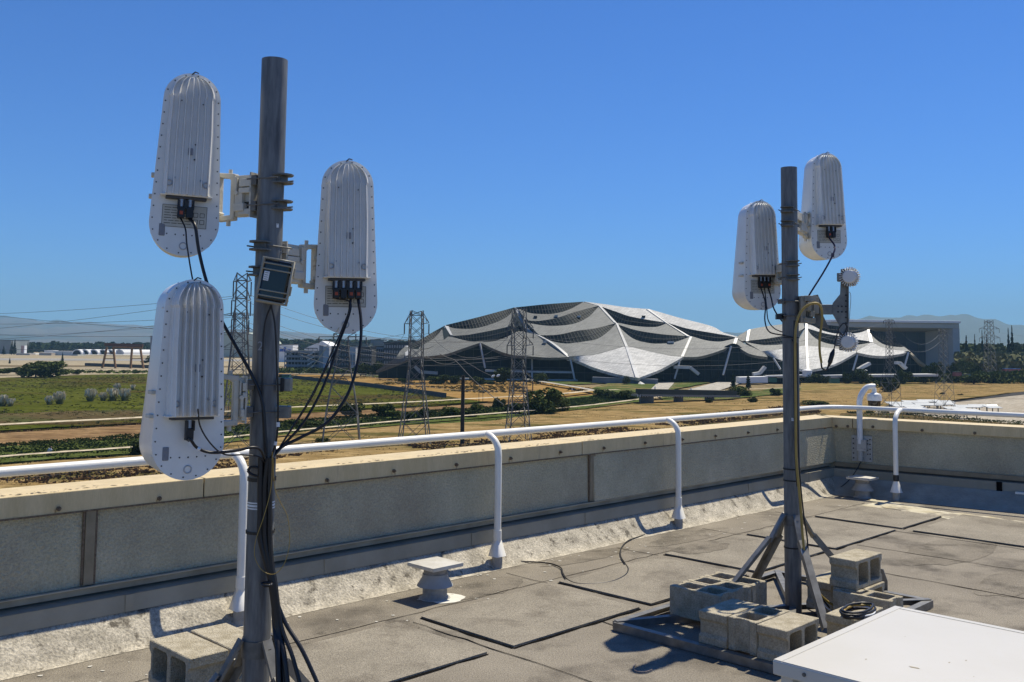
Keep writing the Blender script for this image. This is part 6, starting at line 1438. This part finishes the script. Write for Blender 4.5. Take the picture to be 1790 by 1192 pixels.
q = M(); a_, b_ = Y(148, 649.5, 600), Y(285, 652.5, 560); q.bar(Vector((a_.x, 600, GZ + 1)), Vector((b_.x, 560, GZ + 1)), .3, 2.0); tag(q.build('meadow_fence', m_dkw), 'long dark fence along the back of the meadow at the left', 'fence')
q = M(); pts = [G(x, y, 1.0) for x, y in ((488, 656), (560, 664), (640, 672), (700, 680), (780, 691))]
for i in range(len(pts) - 1): q.bar(pts[i], pts[i + 1], .15, 1.4)
tag(q.build('field_fence', mat('fence_screen', (.07, .065, .055), (.1, .09, .075), .3, .9)), 'dark screened fence between the green meadow and the dry gold field', 'fence')
# near wire fence just beyond the building
q = M(); fp = [G(-150, 868), G(0, 850), G(160, 835)]; 
nf_ = [G(x, y) for x, y in ((-60, 862), (12, 855), (49, 851), (86, 847), (122, 843), (155, 840), (190, 836), (225, 832), (262, 829), (520, 800), (640, 788), (760, 776))]
wf, _ = thing('wire_fence', 'thin post and wire fence seen between the rail and the parapet', 'fence')
for p in nf_: q = M(); q.cyl(p, p + Vector((0, 0, 1.7)), .05, 6); q.build('post', m_dkw, wf)
q = M()
for z in (.5, 1.0, 1.6): q.tube([p + Vector((0, 0, z)) for p in nf_], .02, 4)
q.build('wires', m_dkw, wf)
# solar canopies and stacked things in the lot
m_pv = mat('solar_glass', (.40, .42, .40), (.52, .53, .50), .4, .5)
sol = [(1572, 704.5, 46), (1600, 702, 44), (1625, 700.5, 40), (1650, 702, 34), (1585, 709, 52), (1622, 706.5, 46), (1655, 706, 30), (1690, 710, 44), (1670, 713, 40), (1712, 709, 34), (1735, 711, 26), (1690, 717, 46), (1600, 712, 36)]
words_ = ('top-left', 'second along the top', 'third along the top', 'right end of the top row', 'left of the middle row', 'centre of the middle row', 'right of the middle row', 'left of the lower group', 'lowest but one', 'upper right of the lower group', 'far right', 'nearest the rail', 'lower left by the rail post')
for (x, y, w_), lb in zip(sol, words_):
    p = G(x, y, 2.6); s_ = w_ * p.y / F / 2; r_, _ = thing('solar_canopy', 'pale solar canopy in the lot, ' + lb, 'solar canopy', Vector((p.x, p.y, GZ)), R(8), 'solar canopies in the lot')
    q = M(); q.obox((0, 0, 2.6), (1, 0, 0), (0, .985, .17), (0, -.17, .985), s_, 1.3, .06); q.build('panel_deck', m_pv, r_)
    q = M()
    for i in range(3): x_ = (i - 1) * s_ * .8; q.cyl((x_, 0, 0), (x_, 0, 2.5), .12, 6)
    q.build('posts', m_dkw, r_)
rr = random.Random(8)
carl = ('first', 'second', 'third', 'fourth', 'fifth', 'sixth', 'seventh', 'eighth', 'ninth')
m_cd = mat('dark_car_paint', (.02, .022, .025), rough=.25, coat=.5)
for i, (x, y) in enumerate(((1590, 714), (1604, 714), (1617, 714), (1629, 713.5), (1700, 717), (1708, 716.5), (1717, 716), (1726, 715.5), (1735, 715))):
    p = G(x, y); r_, _ = thing('parked_car', 'small dark parked car, %s from the left between the solar canopies' % carl[i], 'car', p, R(80), 'cars parked in the solar lot')
    q = M(); q.prism([(-2.1, -.85, .35), (2.1, -.85, .35), (2.15, -.85, .75), (1.2, -.85, .9), (.7, -.75, 1.35), (-1.2, -.75, 1.38), (-1.8, -.85, .95), (-2.15, -.85, .85)], (0, 1.7, 0)); q.build('body', m_cd, r_)
    for a_ in (-1.3, 1.3):
        for b_ in (-.8, .8): q = M(); q.cyl((a_, b_ - .1, .32), (a_, b_ + .1, .32), .32, 12); q.build('wheel', m_blc, r_)
m_crate = mat('pallet_wood', (.16, .12, .08), (.24, .19, .13), 2, .9)
for i in range(16):
    x, y = rr.uniform(1745, 1788), rr.uniform(700, 722); p = G(x, y); s_ = rr.uniform(.8, 1.6); q = M(); q.obox(p + Vector((0, 0, .3)), (1, 0, 0), (0, 1, 0), (0, 0, 1), s_, .6, .12); q.obox(p + Vector((0, 0, .08)), (1, 0, 0), (0, 1, 0), (0, 0, 1), s_, .08, .08); q.obox(p + Vector((0, 0, .55)), (1, 0, 0), (0, 1, 0), (0, 0, 1), s_ * .9, .5, .1)
    tag(q.build('pallet_stack', m_crate), 'low brown pallet stack on the pale lot at the right edge', 'pallet stack', 'pallet stacks scattered on the pale lot')

# ================================================================== PYLONS
m_lat = mat('lattice_steel', (.10, .10, .09), (.21, .21, .19), .8, .7, metal=.1); m_ins = mat('insulator_brown', (.06, .05, .05), rough=.4)
def pylon(label, D, cx, levels, arms, yaw=.15, inner=None, r=.06, ins=3.0, cage=False):
    """levels: [(photo y, half width px)]; arms: [(photo y, left x px, right x px)]"""
    base = Y(cx, levels[-1][0], D); base.z = GZ; root, mx = thing('transmission_tower', label, 'pylon', base, yaw); ca, sa = 1, 0
    L = [(Y(cx, y, D).z - GZ, hw * D / F / (math.cos(yaw) + abs(math.sin(yaw)))) for y, hw in levels]
    if L[-1][0] > 0.1: L.append((0.0, L[-1][1] * 1.05))
    L.sort(); lg_ = [M() for _ in range(4)]; q2 = M()
    def wat(z):
        for i in range(len(L) - 1):
            if L[i][0] <= z <= L[i + 1][0]: t = (z - L[i][0]) / max(1e-6, L[i + 1][0] - L[i][0]); return L[i][1] * (1 - t) + L[i + 1][1] * t
        return L[-1][1]
    zt = L[-1][0]; zs = [0.0]
    while zs[-1] < zt - .3: zs.append(min(zt, zs[-1] + max(.9, wat(zs[-1]) * 1.7)))
    cr = lambda z: [Vector((a * wat(z), b * wat(z), z)) for a, b in ((-1, -1), (1, -1), (1, 1), (-1, 1))]
    for i in range(len(zs) - 1):
        a_, b_ = cr(zs[i]), cr(zs[i + 1])
        for k in range(4):
            lg_[k].bar(a_[k], b_[k], r * 2, r * 2); k2 = (k + 1) % 4; q2.bar(a_[k], b_[k2], r * 1.2, r * 1.2); q2.bar(a_[k2], b_[k], r * 1.2, r * 1.2)
            if i % 2 == 0: q2.bar(b_[k], b_[k2], r * 1.2, r * 1.2)
    [l_m.build('leg', m_lat, root) for l_m in lg_]; q2.build('lattice_bracing', m_lat, root)
    tips = []
    for (y, xl, xr) in arms:
        z = Y(cx, y, D).z - GZ; w0 = wat(z); l_, r_ = (xl - cx) * D / F, (xr - cx) * D / F
        for e_ in (l_, r_):
            if abs(e_) < .3: continue
            q = M(); e = Vector((e_, 0, z + (.2 if e_ > 0 else 0))); s_ = 1 if e_ > 0 else -1
            for b in (-1, 1): q.bar(Vector((s_ * w0, b * w0, z)), e, r * 1.6); q.bar(Vector((s_ * w0, b * w0, z + min(1.6, (zt - z) * .9))), e, r * 1.2)
            m1 = Vector((s_ * w0, -w0, z)).lerp(e, .5); q.bar(m1, Vector((s_ * w0, -w0, z + min(1.6, (zt - z) * .9))).lerp(e, .5), r)
            tips.append(mx @ (e - Vector((0, 0, ins))))
            q.build('crossarm', m_lat, root)
        for e_ in (l_, r_):
            if abs(e_) < .3: continue
            q = M(); n = 8; q.tube([(e_, 0, z), (e_, 0, z - ins)], .09, 6); q.build('insulator', m_ins, root)
    return root, tips
t1, k1 = pylon('tallest lattice tower just left of the left mast', 142, 413, [(477, 11), (492, 11), (528, 12), (560, 13), (600, 17), (640, 21), (700, 27), (790, 38)], [(492, 399, 429), (526, 397, 429), (559, 398, 427)], .3, r=.07, ins=2.2)
t1b, k1b = pylon('narrow lattice tower with wide arms directly behind the tallest one', 205, 412, [(546, 8), (600, 9), (660, 14), (740, 20)], [(551, 381, 442), (581, 381, 442), (611, 381, 442)], .05, r=.06, ins=1.5)
t2, k2 = pylon('lattice tower below the right antenna with wide flat arms', 152, 596, [(588, 9), (605, 10), (650, 16), (700, 29), (778, 38)], [(589, 554, 635), (583, 579, 617)], .2, r=.065, ins=1.0)
t3, k3 = pylon('lattice tower standing alone against the sky left of the tent roof', 150, 724, [(543, 12), (566, 13), (600, 14), (640, 13), (690, 20), (778, 30)], [(566, 703, 746)], .25, r=.06, ins=1.6)
t4, k4 = pylon('lattice tower in front of the tent roof', 156, 905, [(537, 12), (575, 13), (640, 12), (665, 14), (720, 18), (775, 24)], [(574, 884, 931), (604, 884, 931), (665, 897, 931)], .25, r=.06, ins=1.6)
t5, k5 = pylon('slim lattice tower before the wind tunnel building', 216, 1557, [(558, 4.5), (600, 5), (640, 6), (665, 14), (735, 17)], [(561, 1546, 1568), (591, 1551, 1570)], .3, r=.036, ins=.6)
t6, k6 = pylon('lattice tower overlapping the wind tunnel right corner', 232, 1652, [(575, 6), (635, 7), (665, 12), (745, 17)], [(580, 1644, 1660)], .3, r=.036, ins=.6)
t7, k7 = pylon('farthest right twin-headed pylon against the blue mountain', 520, 1731, [(560, 5.5), (600, 6.5), (662, 9)], [(575, 1713, 1750), (591, 1713, 1751)], .1, r=.09, ins=2)
# conductors
def wire(a, b, sag, r=.03):
    q = M(); pts = []
    for i in range(17): t = i / 16; p = a.lerp(b, t); p = p - Vector((0, 0, sag * 4 * t * (1 - t))); pts.append(p)
    q.tube(pts, r, 4); o = q.build('power_line', mat('conductor', (.10, .11, .12), rough=.5)); return o
def wl(o, l): tag(o, l, 'power line', 'conductors strung between the lattice towers')
LW = 'thin dark conductor strung between the lattice towers across the sky'
for (x, y), tgt in (((-260, 549), k1[0]), ((-260, 557), k1[2]), ((-260, 566), k1[4]), ((-260, 590), k1[1]), ((-260, 600), k1[3]), ((-260, 516), k1[5])): wl(wire(Y(x, y, 210), tgt, 1.2), LW)
for i, j in ((0, 0), (1, 1), (2, 2), (3, 3), (4, 3), (5, 5)): wl(wire(k1[i], k4[min(j, len(k4) - 1)], 3.0, .026), LW)
for a_, b_ in ((k1b[1], k3[0]), (k1b[3], k3[1]), (k2[1], k3[0]), (k1b[0], Y(-260, 575, 330)), (k1b[2], Y(-260, 597, 330)), (k2[0], Y(-200, 590, 330))): wl(wire(a_, b_, 2.5, .026), LW)
for a_, b_ in ((k3[1], k4[0]), (k4[1], k5[0]), (k4[3], k5[2]), (k5[1], k6[0]), (k5[3], k6[1]), (k6[1], k7[0]), (k7[1], Y(2100, 570, 300)), (k7[3], Y(2100, 596, 300))): wl(wire(a_, b_, 3.5, .024), LW)
# utility pole with two long service drops
up_, _ = thing('utility_pole', 'dark wooden utility pole rising in the middle just over the rail', 'pole', Vector((Y(809, 700, 150).x, 150, GZ)))
zt = Y(808, 656, 150).z - GZ; q = M(); q.tube([(0, 0, 0), (0, 0, zt)], [.33, .27], 12); q.build('pole', mat('tarred_wood', (.03, .025, .02), (.05, .04, .03), 3, .9), up_)
q = M(); q.cyl((-.2, -.3, zt - 11), (-1.1, -.3, zt - 10.9), .04, 6); q.build('step_bolt', m_blc, up_)
q = M(); q.tube([Y(768, 618, 150), Y(780, 624, 150), Y(792, 628, 150), Y(800, 634, 149), Y(822, 658, 147), Y(850, 684, 145), Y(880, 707, 143)], .055, 5, cr=6); tag(q.build('service_cable', m_lat), 'pale cable sloping down past the top of the dark utility pole', 'cable')
q = M(); q.tube([Y(745, 622, 150), Y(765, 634, 150), Y(785, 636, 150), Y(803, 629.5, 150), Y(815, 633, 149), Y(840, 648, 147), Y(862, 658, 146)], .045, 5, cr=6); tag(q.build('service_cable', m_lat), 'curved pale cable ending in a white insulator right of the utility pole', 'cable')
for x, y, lb in ((862, 657.5, 'left'), (871, 656.5, 'right')): q = M(); p = Y(x, y, 146); q.tube([p - Vector((.25, 0, .15)), p, p + Vector((.25, 0, .15))], [.08, .2, .08], 8); tag(q.build('strain_insulator', m_white), 'small white strain insulator, %s of the two before the dark glass front' % lb, 'insulator')
# light poles near the walkway
for i, (x, yb_, yt_, D) in enumerate(((837, 704, 680, 230), (844, 704, 676, 235))):
    q = M(); a_ = G(x, yb_); q.cyl(a_, Vector((a_.x, a_.y, Y(x, yt_, a_.y).z)), .07, 6); tag(q.build('marker_pole', m_dkw), 'thin dark pole on the levee path, %s of two' % ('left', 'right')[i], 'pole')
# ================================================================== HAZE
q = M(); q.box(-16500, 16500, -400, 16000, GZ - 1, 700); hz = q.build('haze', [])
hm = bpy.data.materials.new('haze'); hm.use_nodes = True; t = hm.node_tree; t.nodes.remove(t.nodes['Principled BSDF']); v = t.nodes.new('ShaderNodeVolumePrincipled')
v.inputs['Color'].default_value = (.42, .76, 1, 1); v.inputs['Density'].default_value = 9e-5; v.inputs['Anisotropy'].default_value = 0.0
t.links.new(v.outputs[0], t.nodes['Material Output'].inputs['Volume']); hz.data.materials.append(hm); tag(hz, kind='stuff')
